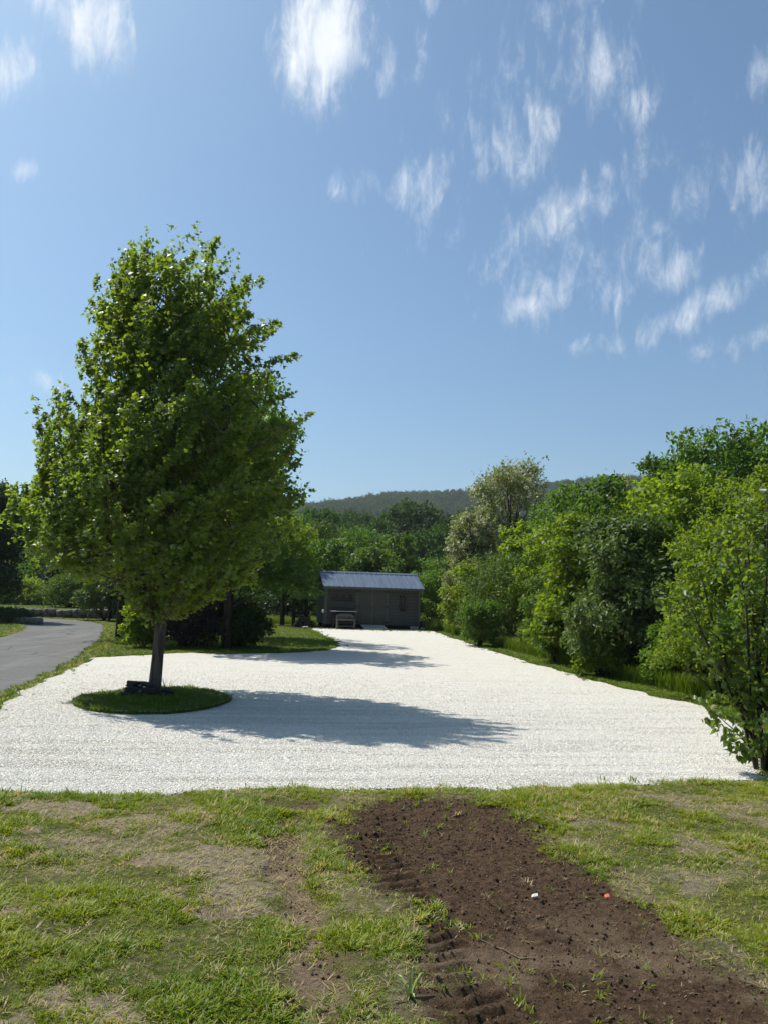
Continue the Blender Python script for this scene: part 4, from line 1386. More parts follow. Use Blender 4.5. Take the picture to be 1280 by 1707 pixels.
plant('dark_tree', 'big dark tree at the left frame edge above the lane', 'tree', 0, 815, 34, 115, 'dark', 401, G_L, ns=900, leaf=0.15, per=9, base=0.2, shape='kite')
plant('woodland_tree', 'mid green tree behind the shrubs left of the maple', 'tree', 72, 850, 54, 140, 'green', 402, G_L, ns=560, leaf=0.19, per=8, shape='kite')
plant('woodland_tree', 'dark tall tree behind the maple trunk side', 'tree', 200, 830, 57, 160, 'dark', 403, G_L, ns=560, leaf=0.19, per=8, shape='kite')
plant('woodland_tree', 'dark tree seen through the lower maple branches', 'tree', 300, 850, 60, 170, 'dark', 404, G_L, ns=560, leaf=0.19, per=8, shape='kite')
plant('woodland_tree', 'green tree behind the middle of the maple crown', 'tree', 370, 850, 58, 150, 'green', 405, G_L, ns=560, leaf=0.19, per=8, shape='kite')
plant('woodland_tree', 'green tree behind the dark tree at the lane bend', 'tree', -30, 830, 58, 160, 'green', 406, G_L, ns=560, leaf=0.19, per=8, shape='kite')
plant('rounded_bush', 'rounded clipped bush above the stone wall', 'shrub', 122, 962, 43.5, 92, 'dull', 407, G_L, z0=0.36, nstem=5, sr=0.04, ns=620, leaf=0.12, per=8, jag=0.05)
plant('light_shrub', 'light green loose shrub behind the raised lawn', 'shrub', 50, 968, 47, 75, 'bright', 408, G_L, z0=0.36, nstem=6, sr=0.03, ns=380, leaf=0.13, per=8)
plant('light_shrub', 'pale green shrub at the frame edge behind the raised lawn', 'shrub', 8, 978, 46, 60, 'bright', 409, G_L, z0=0.36, nstem=6, sr=0.03, ns=330, leaf=0.13, per=8)
plant('dogwood_shrub', 'shrub with pale layered leaves at the end of the stone wall', 'shrub', 182, 958, 37.5, 80, 'glossy', 410, G_L, nstem=4, sr=0.05, ns=420, leaf=0.16, per=8, base=0.2)


def spruce(label, px, top, Y, wpx, seed):
    x, y, zt = at(px, top, Y)
    H, R = zt, wpx / 2 * Y / FPX
    rng = np.random.default_rng(seed)
    root = empty('spruce_tree', (x, Y, 0))
    tag(root, label, 'tree', G_L)
    Cs, Ds = [], []
    b = MB()
    b.tube([(0, 0, -0.05), (0, 0, H * 0.5), (0, 0, H)], [0.14, 0.08, 0.015], 7)
    nw = 17
    for i in range(nw):
        f = i / nw
        z = H * (0.08 + 0.9 * f)
        r = R * (1 - f) ** 0.85 + 0.12
        for j in range(9 if f < 0.6 else 6):
            a = j * 6.283 / (9 if f < 0.6 else 6) + i * 0.7 + rng.uniform(-.15, .15)
            rl = r * rng.uniform(0.8, 1.1)
            tip = np.array([math.cos(a) * rl, math.sin(a) * rl, z - 0.12 * rl])
            b.tube([(0, 0, z), tuple(tip)], [0.02, 0.006], 4, False)
            m_ = max(4, int(rl * 13))
            s = rng.uniform(0.15, 1, m_)
            base = np.array([0, 0, z])[None] * (1 - s[:, None]) + tip[None] * s[:, None]
            Cs.append(base)
            side = np.array([-math.sin(a), math.cos(a), 0])
            Ds.append(norm(np.array([math.cos(a), math.sin(a), -0.1])[None] * 0.7 + side[None] * rng.choice([-1, 1], m_)[:, None] * 0.6 + rng.normal(size=(m_, 3)) * 0.15))
    C, D = np.vstack(Cs), np.vstack(Ds)
    P, A, N = shoots_to_leaves(rng, C, D, 0.30, 5, 0.03, 0.2, 1.2)
    link('crown', leaf_mesh('crown', P, A, N, 0.22 * rng.uniform(.7, 1.2, len(P)), 'kite', M['spruce'], rng.random(len(P))), root)
    b.build('trunk', M['bark_dark'], root)


spruce('dark blue-green spruce with layered branches behind the rounded bush', 118, 890, 51, 120, 5)

# shaded group on the lawn bay behind the maple
plant('shade_tree', 'dark tree on the lawn bay hidden behind the maple crown', 'tree', 380, 650, 21.8, 235, 'green', 451, None, ns=1000, leaf=0.15, per=9, base=0.24, sr=0.12, bx=-4.35, shape='kite')
plant('shade_tree', 'second dark tree hidden behind the maple trunk side', 'tree', 225, 690, 25.0, 190, 'green', 452, None, ns=800, leaf=0.13, per=8, base=0.22, sr=0.12, shape='kite')
plant('shade_tree', 'third dark tree on the lawn bay between maple and shed', 'tree', 402, 690, 27.2, 190, 'green', 456, None, ns=640, leaf=0.15, per=8, base=0.2, sr=0.11, shape='kite')
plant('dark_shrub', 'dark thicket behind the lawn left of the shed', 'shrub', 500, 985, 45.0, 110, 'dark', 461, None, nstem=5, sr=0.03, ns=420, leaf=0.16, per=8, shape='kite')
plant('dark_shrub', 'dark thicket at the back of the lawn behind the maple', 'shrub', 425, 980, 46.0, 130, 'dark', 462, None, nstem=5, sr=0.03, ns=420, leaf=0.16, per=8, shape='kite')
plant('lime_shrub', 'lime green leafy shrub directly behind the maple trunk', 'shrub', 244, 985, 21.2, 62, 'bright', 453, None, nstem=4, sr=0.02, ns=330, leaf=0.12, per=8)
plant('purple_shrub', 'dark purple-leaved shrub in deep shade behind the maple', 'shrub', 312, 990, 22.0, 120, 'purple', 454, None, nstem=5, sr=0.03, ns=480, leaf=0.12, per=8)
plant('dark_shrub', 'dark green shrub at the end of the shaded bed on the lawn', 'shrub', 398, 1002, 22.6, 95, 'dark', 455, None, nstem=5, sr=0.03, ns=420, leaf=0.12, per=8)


# near shrub at the right frame edge: upright stems fanning from one base
def near_shrub():
    rng = np.random.default_rng(55)
    root = empty('upright_shrub', (3.86, 7.75, 0.0))
    tag(root, 'upright heart-leaved shrub with fanned stems at the near edge of the gravel', 'shrub')
    b = MB()
    C, D = [], []
    ends = [(-0.80, -0.05, 1.75), (-0.55, 0.2, 2.05), (-0.35, -0.2, 2.3), (-0.1, 0.1, 2.65), (0.15, -0.1, 2.75), (0.4, 0.2, 2.55), (0.7, 0.0, 2.2), (0.55, -0.3, 1.9), (-0.62, 0.35, 1.55), (0.9, 0.3, 1.9), (0.05, 0.45, 2.4), (0.25, 0.3, 2.9)]
    for i, e in enumerate(ends):
        s0 = np.array([rng.uniform(-.07, .09), rng.uniform(-.07, .07), -0.03])
        e = np.array(e)
        m1 = s0 + (e - s0) * np.array([0.30, 0.30, 0.36]) + rng.normal(size=3) * 0.03
        m2 = s0 + (e - s0) * np.array([0.66, 0.66, 0.70]) + rng.normal(size=3) * 0.04
        b.tube([tuple(s0), tuple(m1), tuple(m2), tuple(e)], [0.019, 0.015, 0.010, 0.003], 6)
        pts = [s0, m1, m2, e]
        for s in np.linspace(0.27, 0.99, 26):
            k = min(2, int(s * 3))
            p = pts[k] + (pts[k + 1] - pts[k]) * (s * 3 - k)
            out = norm(rng.normal(size=3) * np.array([1, 1, 0.25]) + np.array([(p[0]) * 0.4, 0, 0.25]))
            ln = rng.uniform(0.12, 0.42) * (1.1 - 0.45 * s)
            b.tube([tuple(p), tuple(p + out * ln)], [0.004, 0.002], 4, False)
            C.append(p)
            D.append(out * ln)
    # low side twig reaching left over the gravel and base suckers
    for tip in ((-0.62, -0.15, 0.62), (-0.45, -0.3, 0.28), (-0.2, -0.35, 0.45), (0.3, -0.3, 0.5)):
        tip = np.array(tip)
        st = np.array([-0.05, 0, 0.12])
        b.tube([tuple(st), tuple((st + tip) / 2 + np.array([0, 0, 0.03])), tuple(tip)], [0.008, 0.006, 0.002], 5)
        for s in np.linspace(0.5, 1, 7):
            C.append(st + (tip - st) * s)
            D.append(norm(rng.normal(size=3) + np.array([-0.5, 0, 0.2])) * 0.10)
    C, D = np.array(C), np.array(D)
    ln = np.linalg.norm(D, axis=1)
    P, A, N = shoots_to_leaves(rng, C, norm(D), ln * 1.15, 11, 0.035, 0.6, 0.5)
    link('crown', leaf_mesh('crown', P, A, N, 0.066 * rng.uniform(0.6, 1.3, len(P)), 'heart', M['lilac'], rng.random(len(P))), root)
    b.build('stem', M['bark_dark'], root, True)


near_shrub()

# ------------------------------------------------------------------ wood on the slope: trees one can tell apart
VAR = []
for i in range(5):
    cm, cen, rad = lobe_crown(500 + i, 12.0, 5.2, 0.8, 18, 900, 8, 0.58, 'oval', M['slope'], lob=(0.30, 0.46), shoot=0.14)
    VAR.append((cm, stem_mesh(500 + i, cen, 0.22, M['bark_dark'], 1, n=6)))
rg = np.random.default_rng(91)
SLOPE = []
tries = 0
while len(SLOPE) < 190 and tries < 9000:
    tries += 1
    y = 80 + 270 * rg.random() ** 0.9
    x = (rg.uniform(-0.17, 0.46)) * y
    ok = all((x - a) ** 2 + (y - b_) ** 2 > (5.0 + 0.010 * y) ** 2 for a, b_ in SLOPE)
    if ok:
        SLOPE.append((x, y))
first = {}
for k, (x, y) in enumerate(SLOPE):
    v = k % 5
    root = empty('slope_tree', (x, y, float(hillz(np.array([x]), np.array([y]))[0]) - 0.3), rg.uniform(0, 6.28))
    s = rg.uniform(0.75, 1.15) * (0.80 if y < 100 else 1.0)
    root.scale = (s * rg.uniform(0.9, 1.1), s * rg.uniform(0.9, 1.1), s * rg.uniform(0.85, 1.12))
    tag(root, 'dark green broadleaf tree in the wood on the slope behind the shed', 'tree', 'broadleaf trees of the wood on the slope')
    link('crown', VAR[v][0], root)
    link('trunk', VAR[v][1], root)


# ------------------------------------------------------------------ scattering of stuff by geometry nodes
def scatter(name, pts, scale, rot, tint, protos, label, tilt=None, kind='stuff', which=None):
    """one object of kind stuff: points that carry one of the prototype meshes"""
    pts = np.asarray(pts, np.float32)
    n = len(pts)
    me = bpy.data.meshes.new(name)
    me.vertices.add(n)
    me.vertices.foreach_set('co', pts.ravel())
    rngs = np.random.default_rng(n)
    for k, v in (('scl', scale), ('tint', tint)):
        a = me.attributes.new(k, 'FLOAT', 'POINT')
        a.data.foreach_set('value', np.asarray(np.broadcast_to(v, (n,)), np.float32))
    R_ = np.zeros((n, 3), np.float32)
    R_[:, 2] = rot
    if tilt is not None:
        R_[:, :2] = tilt
    a = me.attributes.new('rot', 'FLOAT_VECTOR', 'POINT')
    a.data.foreach_set('vector', R_.ravel())
    a = me.attributes.new('idx', 'INT', 'POINT')
    a.data.foreach_set('value', (rngs.integers(0, len(protos), n) if which is None else which).astype(np.int32))
    o = link(name, me)
    coll = bpy.data.collections.new(name + '_prototypes')
    for i, pm in enumerate(protos):
        po = bpy.data.objects.new('%s_%02d' % (name, i), pm)
        coll.objects.link(po)
    ng = bpy.data.node_groups.new(name + '_scatter', 'GeometryNodeTree')
    ng.interface.new_socket('Geometry', in_out='INPUT', socket_type='NodeSocketGeometry')
    ng.interface.new_socket('Geometry', in_out='OUTPUT', socket_type='NodeSocketGeometry')
    N = ng.nodes
    gi, go = N.new('NodeGroupInput'), N.new('NodeGroupOutput')
    ci = N.new('GeometryNodeCollectionInfo')
    ci.inputs['Collection'].default_value = coll
    ci.inputs['Separate Children'].default_value = True
    ci.inputs['Reset Children'].default_value = True
    ip = N.new('GeometryNodeInstanceOnPoints')
    ip.inputs['Pick Instance'].default_value = True

    def na(nm, tp):
        q_ = N.new('GeometryNodeInputNamedAttribute')
        q_.data_type = tp
        q_.inputs[0].default_value = nm
        return q_.outputs[0]
    Lk = ng.links
    Lk.new(gi.outputs[0], ip.inputs['Points'])
    Lk.new(ci.outputs[0], ip.inputs['Instance'])
    Lk.new(na('idx', 'INT'), ip.inputs['Instance Index'])
    Lk.new(na('rot', 'FLOAT_VECTOR'), ip.inputs['Rotation'])
    Lk.new(na('scl', 'FLOAT'), ip.inputs['Scale'])
    Lk.new(ip.outputs[0], go.inputs[0])
    md = o.modifiers.new('scatter', 'NODES')
    md.node_group = ng
    tag(o, label, kind=kind)
    return o


def tuft(seed, nb, h, w, spread, lean, mat, curve=0.5):
    rg = np.random.default_rng(seed)
    V, L_, S_ = [], [], []
    for i in range(nb):
        a = rg.uniform(0, 6.28)
        r = spread * math.sqrt(rg.random())
        bx_, by_ = r * math.cos(a), r * math.sin(a)
        a2 = a + rg.normal() * 0.8
        dx, dy = math.cos(a2), math.sin(a2)
        hh = h * rg.uniform(0.5, 1.15)
        ll = lean * rg.uniform(0.3, 1.4) * hh
        ww = w * rg.uniform(0.7, 1.2) / 2
        k = len(V)
        for s, wf in ((0, 1.0), (0.45, 0.85), (0.8, 0.5)):
            off = ll * (s ** (1 + curve))
            zz = hh * (s - 0.25 * s * s * lean)
            V.append((bx_ + dx * off - dy * ww * wf, by_ + dy * off + dx * ww * wf, zz))
            V.append((bx_ + dx * off + dy * ww * wf, by_ + dy * off - dx * ww * wf, zz))
        V.append((bx_ + dx * ll, by_ + dy * ll, hh * (1 - 0.25 * lean)))
        for f in ((0, 1, 3, 2), (2, 3, 5, 4), (4, 5, 6)):
            S_.append(len(L_))
            L_ += [k + q_ for q_ in f]
    return np_mesh('grass_tuft', V, L_, S_, mat)


NEARP = [tuft(600 + i, 12, 0.027, 0.0062, 0.030, 1.3, M['grass']) for i in range(6)] + [tuft(610 + i, 8, 0.046, 0.0062, 0.022, 0.9, M['grass']) for i in range(3)]
FLATP = [tuft(620 + i, 6, 0.025, 0.0040, 0.035, 2.0, M['grass']) for i in range(4)]
FARP = [tuft(630 + i, 14, 0.075, 0.014, 0.07, 0.8, M['grass2']) for i in range(6)]
TALLP = [tuft(640 + i, 16, 0.42, 0.016, 0.10, 0.45, M['grass2'], 1.2) for i in range(5)]
rng = np.random.default_rng(5)


def ground_z(x, y):
    z = np.full(x.shape, -0.012)
    q_ = (np.abs(x) < 7) & (y > 1.5) & (y < 9.5)
    if q_.any():
        z[q_] = gz(x[q_], y[q_])
    return z


# near lawn
n = 150000
y = 2.7 + (7.75 - 2.7) * rng.random(n) ** 0.85
x = rng.uniform(-1, 1, n) * (0.53 * y + 0.25)
inside = poly_sd(GRV, x, y)
so, dr, tk = soil_mask(x, y), dry_mask(x, y), track_mask(x, y)
clump = fbm(x * 3.2, y * 3.2, 4, 91, 0.6)
fine = fbm(x * 11, y * 11, 2, 92)
prob = (0.34 + 0.85 * sstep(0.38, 0.60, clump)) * (0.55 + 0.6 * fine)
prob *= (1 - 0.84 * dr) * (1 - 0.992 * so) * (1 - 0.90 * tk)
prob = np.maximum(prob, (np.exp(-((inside - 0.10) / 0.10) ** 2)) * 0.75 * (1 - 0.7 * so))
keep = (rng.random(n) < prob) & (inside > 0.02 + 0.05 * (fine - 0.5) - 0.10 * rng.random(n) ** 4)
x, y, clump, dr, inside = x[keep], y[keep], clump[keep], dr[keep], inside[keep]
tint = np.clip(0.42 + (fbm(x * 1.2, y * 1.2, 3, 95) - 0.5) * 0.9 + rng.normal(size=len(x)) * 0.16 + 0.10 * sstep(0.9, 2.0, x), 0.0, 0.80)
tint = np.where(rng.random(len(x)) < 0.07 + 0.22 * dr + 0.10 * sstep(1.0, 2.0, x), 0.95, tint)
scl = rng.uniform(0.5, 1.0, len(x)) * (0.62 + 0.75 * sstep(0.42, 0.68, clump)) * np.where(inside < 0.25, 1.12, 1.0)
tl = rng.normal(size=(len(x), 2)) * 0.18
scatter('lawn_grass', np.stack([x, y, ground_z(x, y) - 0.004], -1), scl, rng.uniform(0, 6.28, len(x)), tint, NEARP, 'patchy green lawn grass in the foreground', tl)

# dead straw and clippings lying on lawn and soil
n = 15000
y = 2.7 + 4.6 * rng.random(n) ** 0.85
x = rng.uniform(-1, 1, n) * (0.53 * y + 0.25)
inside = poly_sd(GRV, x, y)
so, dr = soil_mask(x, y), dry_mask(x, y)
keep = (inside > 0.06) & (rng.random(n) < (0.22 + 0.5 * dr) * (1 - 0.95 * so))
x, y = x[keep], y[keep]
tint = np.where(rng.random(len(x)) < 0.82, 0.95, 0.7)
scatter('dead_grass', np.stack([x, y, ground_z(x, y) + 0.002], -1), rng.uniform(0.6, 1.2, len(x)), rng.uniform(0, 6.28, len(x)), tint, FLATP, 'dry straw-coloured dead grass on the lawn')


# crumbs of soil and gravel stones
def pebble(seed, mat, flat=0.7):
    bm = bmesh.new()
    bmesh.ops.create_icosphere(bm, subdivisions=1, radius=1.0)
    rr = random.Random(seed)
    for v in bm.verts:
        v.co *= rr.uniform(0.55, 1.3)
        v.co.z *= flat
    me = bpy.data.meshes.new('pebble')
    bm.to_mesh(me)
    bm.free()
    me.materials.append(mat)
    return me


n = 90000
y = 2.6 + 3.9 * rng.random(n) ** 0.9
x = rng.uniform(-0.9, 2.0, n)
so = np.maximum(soil_mask(x, y), 0.5 * track_mask(x, y))
keep = rng.random(n) < so * (0.35 + 0.65 * fbm(x * 4, y * 4, 3, 99))
x, y = x[keep], y[keep]
scl = 0.0016 + 0.0105 * rng.random(len(x)) ** 13
scatter('soil_crumbs', np.stack([x, y, ground_z(x, y) + scl * 0.3], -1), scl, rng.uniform(0, 6.28, len(x)), rng.random(len(x)) ** 1.6, [pebble(700 + i, M['clod']) for i in range(5)],
        'loose dark crumbs of tilled soil', rng.uniform(0, 6.28, (len(x), 2)))

n = 320000
y = 5.9 + 13 * rng.random(n) ** 1.6
x = rng.uniform(-1, 1, n) * (0.53 * y + 0.3)
inside = poly_sd(GRV, x, y)
isl = poly_sd(ISL, x, y)
dens_ = sstep(18.9, 8.0, y)
keep = (inside < 0.02 + 0.10 * rng.random(n) ** 3) & (isl > -0.02 - 0.08 * rng.random(n) ** 3) & (rng.random(n) < dens_)
x, y = x[keep], y[keep]
scl = rng.uniform(0.0032, 0.0080, len(x))
stk = fbm(x * 0.55 + y * 0.09, y * 5.5 - x * 0.75, 4, 131, 0.6)
gt = np.clip(rng.random(len(x)) * 0.62 + 0.38 - 1.8 * sstep(0.50, 0.68, stk) * rng.random(len(x)), 0, 1)
scatter('gravel_stones', np.stack([x, y, np.where((poly_sd(GRV, x, y) > 0) & (np.abs(x) < 6), np.maximum(ground_z(x, y), 0.0), 0.001) + scl * 0.15 + np.where(poly_sd(ISL, x, y) < 0, 0.04, 0)], -1), scl, rng.uniform(0, 6.28, len(x)), gt, [pebble(720 + i, M['stone'], 0.75) for i in range(6)],
        'loose white gravel stones', rng.uniform(-0.5, 0.5, (len(x), 2)))

# turf island, lawn bay, verges
n = 26000
x = rng.uniform(-4.5, -2.0, n)
y = rng.uniform(9.7, 12.8, n)
d = poly_sd(ISL, x, y)
keep = d < -0.005
x, y, d = x[keep], y[keep], d[keep]
scatter('island_grass', np.stack([x, y, 0.015 + 0.055 * sstep(0, 0.8, -d)], -1), rng.uniform(0.5, 1.1, len(x)) * np.where(rng.random(len(x)) < 0.05, 1.7, 1.0), rng.uniform(0, 6.28, len(x)),
        np.clip(rng.normal(size=len(x)) * 0.2 + 0.38, 0, 0.85), [tuft(650 + i, 10, 0.055, 0.008, 0.03, 0.8, M['grass2']) for i in range(5)], 'grass on the turf island around the maple')

n = 90000
y = 9.0 + 36 * rng.random(n) ** 1.3
x = rng.uniform(-1, 1, n) * (0.56 * y + 1.0)
inside, rd = poly_sd(GRV, x, y), poly_sd(ROAD, x, y)
bedge = 0.02
keep = (inside > bedge) & (rd > 0.03) & (y < 44)
keep &= ~((x > -3.0) & (x < 2.2) & (y > 36.2) & (y < 40))
x, y, inside = x[keep], y[keep], inside[keep]
tint = np.clip(0.40 + (fbm(x * 0.6, y * 0.6, 3, 96) - 0.5) * 0.8 + rng.normal(size=len(x)) * 0.15, 0, 0.9)
strip = (poly_sd(ROAD, x, y) < 0.5)
tint = np.where(strip & (rng.random(len(x)) < 0.25), 0.97, tint)
scl = rng.uniform(0.6, 1.2, len(x)) * np.where(strip | (inside < 0.3), 1.0, 0.75)
hedge = (x > 4.2) & (y > 9)
scatter('verge_grass', np.stack([x, y, np.full(len(x), -0.014)], -1), scl, rng.uniform(0, 6.28, len(x)), tint, FARP, 'mown grass of the verges and the lawn bay')

# weeds coming up through the gravel in front of the shed and along its edges
n = 260
x = np.r_[rng.uniform(-3.1, 2.5, 150), rng.uniform(-6.2, 4.6, 1500)]
y = np.r_[36.35 - np.abs(rng.normal(size=150)) * 0.7, rng.uniform(7, 34, 1500)]
gi_ = poly_sd(GRV, x, y)
keep = (gi_ < -0.02) & ((np.arange(len(x)) < 150) | (gi_ > -0.22)) & (poly_sd(ISL, x, y) > 0)
x, y = x[keep], y[keep]
scatter('gravel_weeds', np.stack([x, y, np.full(len(x), -0.002)], -1), rng.uniform(0.35, 1.0, len(x)), rng.uniform(0, 6.28, len(x)), np.clip(rng.normal(size=len(x)) * 0.3 + 0.5, 0, 1), FARP,
        'sparse weeds in the gravel')

# terrace lawn
n = 7000
x = rng.uniform(-26, -12.5, n)
y = rng.uniform(40.0, 47, n)
keep = poly_sd(TERR, x, y) < -0.2
x, y = x[keep], y[keep]
scatter('terrace_grass', np.stack([x, y, np.full(len(x), 0.355)], -1), rng.uniform(0.9, 1.6, len(x)), rng.uniform(0, 6.28, len(x)), np.clip(rng.normal(size=len(x)) * 0.15 + 0.5, 0, 0.9), FARP,
        'sunlit grass of the raised lawn')

# tall weeds along the foot of the hedge and by the shed
n = 2600
y = 12.5 + 26 * rng.random(n)
edge = np.interp(y, [12.5, 13.46, 15.5, 17.9, 21.3, 25.2, 29.8, 34, 38], [5.25, 4.95, 4.5, 4.2, 3.85, 3.4, 3.0, 2.7, 2.4])
x = edge + 0.75 + np.abs(rng.normal(size=n)) * 0.55 - 0.25 * sstep(30, 36, y)
tall = 0.55 + 0.75 * fbm(x * 1.1, y * 0.8, 3, 97)
x2 = np.r_[x, rng.uniform(-7.5, -3.4, 500), rng.uniform(2.2, 3.4, 260)]
y2 = np.r_[y, rng.uniform(39.5, 42.5, 500), rng.uniform(36.6, 39.5, 260)]
tall = np.r_[tall, rng.uniform(0.6, 1.2, 500), rng.uniform(0.9, 1.5, 260)]
scatter('hedge_weeds', np.stack([x2, y2, np.full(len(x2), -0.02)], -1), tall, rng.uniform(0, 6.28, len(x2)), np.clip(rng.normal(size=len(x2)) * 0.15 + 0.45, 0, 0.93), TALLP, 'tall grass and weeds at the foot of the hedge')

# far ridge wood
RV = []
for i in range(4):
    cm, cen, rad = lobe_crown(800 + i, 13.0, 3.2, 4.5, 9, 90, 5, 1.15, 'oval', M['ridge'], lob=(0.30, 0.5), shoot=0.2, tipsprigs=0.3)
    st_ = stem_mesh(800 + i, cen, 0.22, M['bark_pale'], 1, n=5)
    bm = bmesh.new()
    bm.from_mesh(cm)
    tl_ = bm.faces.layers.float.get('tint')
    nf_ = len(bm.faces)
    bm.from_mesh(st_)
    bm.faces.ensure_lookup_table()
    for f in bm.faces[nf_:]:
        f.material_index = 1
    me = bpy.data.meshes.new('ridge_tree')
    bm.to_mesh(me)
    bm.free()
    me.materials.append(M['ridge'])
    me.materials.append(M['bark_pale'])
    RV.append(me)
rg = np.random.default_rng(17)
n = 9500
y = 400 + 420 * rg.random(n) ** 0.8
x = rg.uniform(-0.62, 0.62, n) * y
z = hillz(x, y) - 0.5
scatter('ridge_wood', np.stack([x, y, z], -1), rg.uniform(0.65, 1.15, n), rg.uniform(0, 6.28, n), rg.random(n), RV, 'hazy grey-green wood on the far ridge')
# the parts of the lower wood that lie outside the trees built one by one
n = 900
y = rg.uniform(80, 335, n)
sd = rg.choice([-1, 1], n)
x = np.where(sd < 0, rg.uniform(-0.75, -0.19, n), rg.uniform(0.48, 0.8, n)) * y
scatter('lower_wood', np.stack([x, y, hillz(x, y) - 0.5], -1), rg.uniform(0.75, 1.15, n), rg.uniform(0, 6.28, n), rg.random(n), [v[0] for v in VAR], 'wood on the slope beyond the frame')

# ------------------------------------------------------------------ small things
s_ = empty('stacked_slate', (-3.36, 11.15, 0.06))
tag(s_, 'dark layered slate stones stacked at the foot of the maple', 'stones')
rr = random.Random(9)
for i, (x, y, sx, sy, zz) in enumerate([(-0.24, -0.05, 0.16, 0.11, 0.03), (-0.02, -0.10, 0.17, 0.10, 0.03), (0.21, -0.02, 0.15, 0.10, 0.03), (-0.16, -0.02, 0.19, 0.10, 0.085), (0.07, -0.03, 0.18, 0.10, 0.085),
                                        (-0.20, 0.03, 0.14, 0.09, 0.135), (0.02, 0.0, 0.16, 0.09, 0.135), (0.30, 0.08, 0.13, 0.09, 0.06)]):
    o = rock(60 + i, sx * 0.85, sy * 0.9, 0.052, M['slate'], 'stone', s_, 2, 0.3)
    o.location = (x, y, zz * 1.35)
    o.rotation_euler = (rr.uniform(-.08, .08), rr.uniform(-.08, .08), rr.uniform(-.4, .4))
j_ = empty('glass_jar', (-3.56, 11.42, 0.07))
tag(j_, 'small pale teal glass globe beside the maple trunk', 'jar')
MB().lathe([(0.03, 0.0), (0.06, 0.02), (0.078, 0.07), (0.072, 0.12), (0.045, 0.15), (0.03, 0.155)], 16).build('bowl', M['glass'], j_, smooth=True)
MB().lathe([(0.032, 0.156), (0.034, 0.175), (0.02, 0.18)], 12).build('lid', M['pale'], j_, smooth=True)
dg = tuft(660, 26, 0.30, 0.006, 0.05, 0.7, M['twig'], 1.0)
o = link('dry_grass_clump', dg)
o.location = (-3.14, 11.42, 0.08)
tag(o, 'clump of dry thin grass stalks right of the maple trunk', 'grass clump')


def ground_pt(px, py):
    x, y = gp(px, py)
    return x, y, float(ground_z(np.array([x]), np.array([y]))[0])


x, y, z = ground_pt(890, 1497)
o = MB().add([(-0.018, -0.008, 0.0), (0.016, -0.010, 0.008), (0.020, 0.010, 0.014), (-0.012, 0.012, 0.004), (0.0, 0.0, 0.016),
              (-0.018, -0.008, -0.003), (0.016, -0.010, 0.005), (0.020, 0.010, 0.011), (-0.012, 0.012, 0.001)],
             [(0, 1, 4), (1, 2, 4), (2, 3, 4), (3, 0, 4), (8, 7, 6, 5), (0, 5, 6, 1), (1, 6, 7, 2), (2, 7, 8, 3), (3, 8, 5, 0)]).build('paper_scrap', M['paper'])
o.location = (x, y, z + 0.012)
tag(o, 'crumpled white scrap lying on the dark soil', 'scrap')
x, y, z = ground_pt(1011, 1501)
o = MB().add([(-0.012, -0.008, 0.0), (0.014, -0.006, 0.006), (0.010, 0.010, 0.016), (-0.014, 0.008, 0.008), (0, 0, -0.006)],
             [(0, 1, 2, 3), (1, 0, 4), (2, 1, 4), (3, 2, 4), (0, 3, 4)]).build('orange_scrap', M['orange'])
o.location = (x, y, z + 0.012)
tag(o, 'small orange-red scrap on the soil by the grass edge', 'scrap')
x, y, z = ground_pt(835, 1590)
pts_ = []
for s in np.linspace(0, 1, 8):
    xx, yy = x - 0.09 + s * 0.24, y + 0.10 - s * 0.16 + 0.02 * math.sin(s * 7)
    pts_.append((xx - x, yy - y, float(ground_z(np.array([xx]), np.array([yy]))[0]) - z + 0.006))
o = MB().tube(pts_, [0.004, 0.004, 0.0038, 0.0035, 0.003, 0.003, 0.0025, 0.002], 6).build('fallen_twig', M['twig'])
o.location = (x, y, z)
tag(o, 'thin curved twig lying on the soil', 'twig')
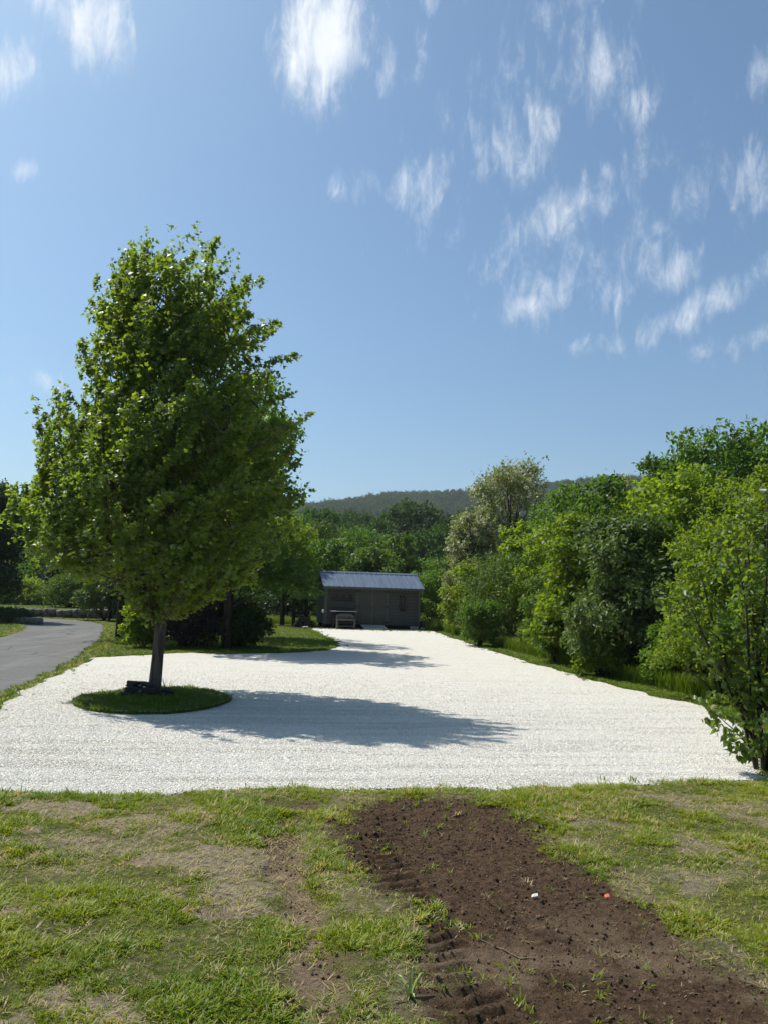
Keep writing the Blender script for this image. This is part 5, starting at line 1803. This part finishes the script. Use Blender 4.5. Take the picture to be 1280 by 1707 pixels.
# broad-leaved seedling at the soil edge
x, y, z = ground_pt(682, 1668)
s_ = empty('seedling', (x, y, z))
tag(s_, 'young corn-like seedling with broad pale blades at the soil edge', 'plant')
M['seedling'] = simple('seedling_leaf', (0.20, 0.27, 0.07), 0.5, 0.4, var=0.15, bump=0)
for a, h, l in ((0.3, 0.11, 0.07), (2.2, 0.075, 0.09), (3.6, 0.06, 0.10), (5.0, 0.05, 0.06), (1.2, 0.13, 0.03)):
    q = MB()
    dx, dy = math.cos(a), math.sin(a)
    for s in (0, 0.33, 0.66, 1.0):
        w = 0.007 * (1 - s) ** 0.5 + 0.0006
        zz = h * (1 - (1 - s) ** 2) - 0.02 * s * s
        q.v.append((dx * l * s - dy * w, dy * l * s + dx * w, zz))
        q.v.append((dx * l * s, dy * l * s, zz - 0.003))
        q.v.append((dx * l * s + dy * w, dy * l * s - dx * w, zz))
    q.f = [(i * 3 + k, i * 3 + k + 1, i * 3 + k + 4, i * 3 + k + 3) for i in range(3) for k in (0, 1)]
    q.build('blade', M['seedling'], s_)
# low planting with edging stones on the left side of the lane bend
e_ = empty('edging_stones', (-16.2, 32.6, 0))
tag(e_, 'dark edging stones of the planted bed inside the lane bend', 'stones')
for i in range(7):
    o = rock(90 + i, 0.36, 0.2, 0.2, M['wallstone'], 'stone', e_, 2, 0.15)
    o.location = (-1.5 + i * 0.55, -0.2 - 0.02 * (i - 3) ** 2 - (0.25 if i > 5 else 0), 0.12)
    o.rotation_euler = (0, 0, 0.1 * (i - 3))
plant('low_juniper', 'low dark spreading shrub over the edging stones', 'shrub', 8, 1012, 33.0, 75, 'dark', 471, None, nstem=5, sr=0.02, ns=340, leaf=0.10, per=9, base=0.05, squash=0.5)

# ------------------------------------------------------------------ haze over the valley
hb = MB().box(-1300, 1300, -60, 1560, -3, 230)
m, t, out = newmat('haze')
pv = t.new('ShaderNodeVolumePrincipled')
pv.inputs['Color'].default_value = (0.86, 0.93, 1.0, 1)
pv.inputs['Density'].default_value = 0.00022
pv.inputs['Anisotropy'].default_value = 0.2
t.l.new(pv.outputs[0], out.inputs['Volume'])
tag(hb.build('haze', m), 'thin blue summer haze in the valley air', kind='stuff')
print('TRIS', sum(len(o.data.loop_triangles) if not o.data.calc_loop_triangles() else 0 for o in bpy.data.objects if o.type == 'MESH' and o.name in COL.objects))
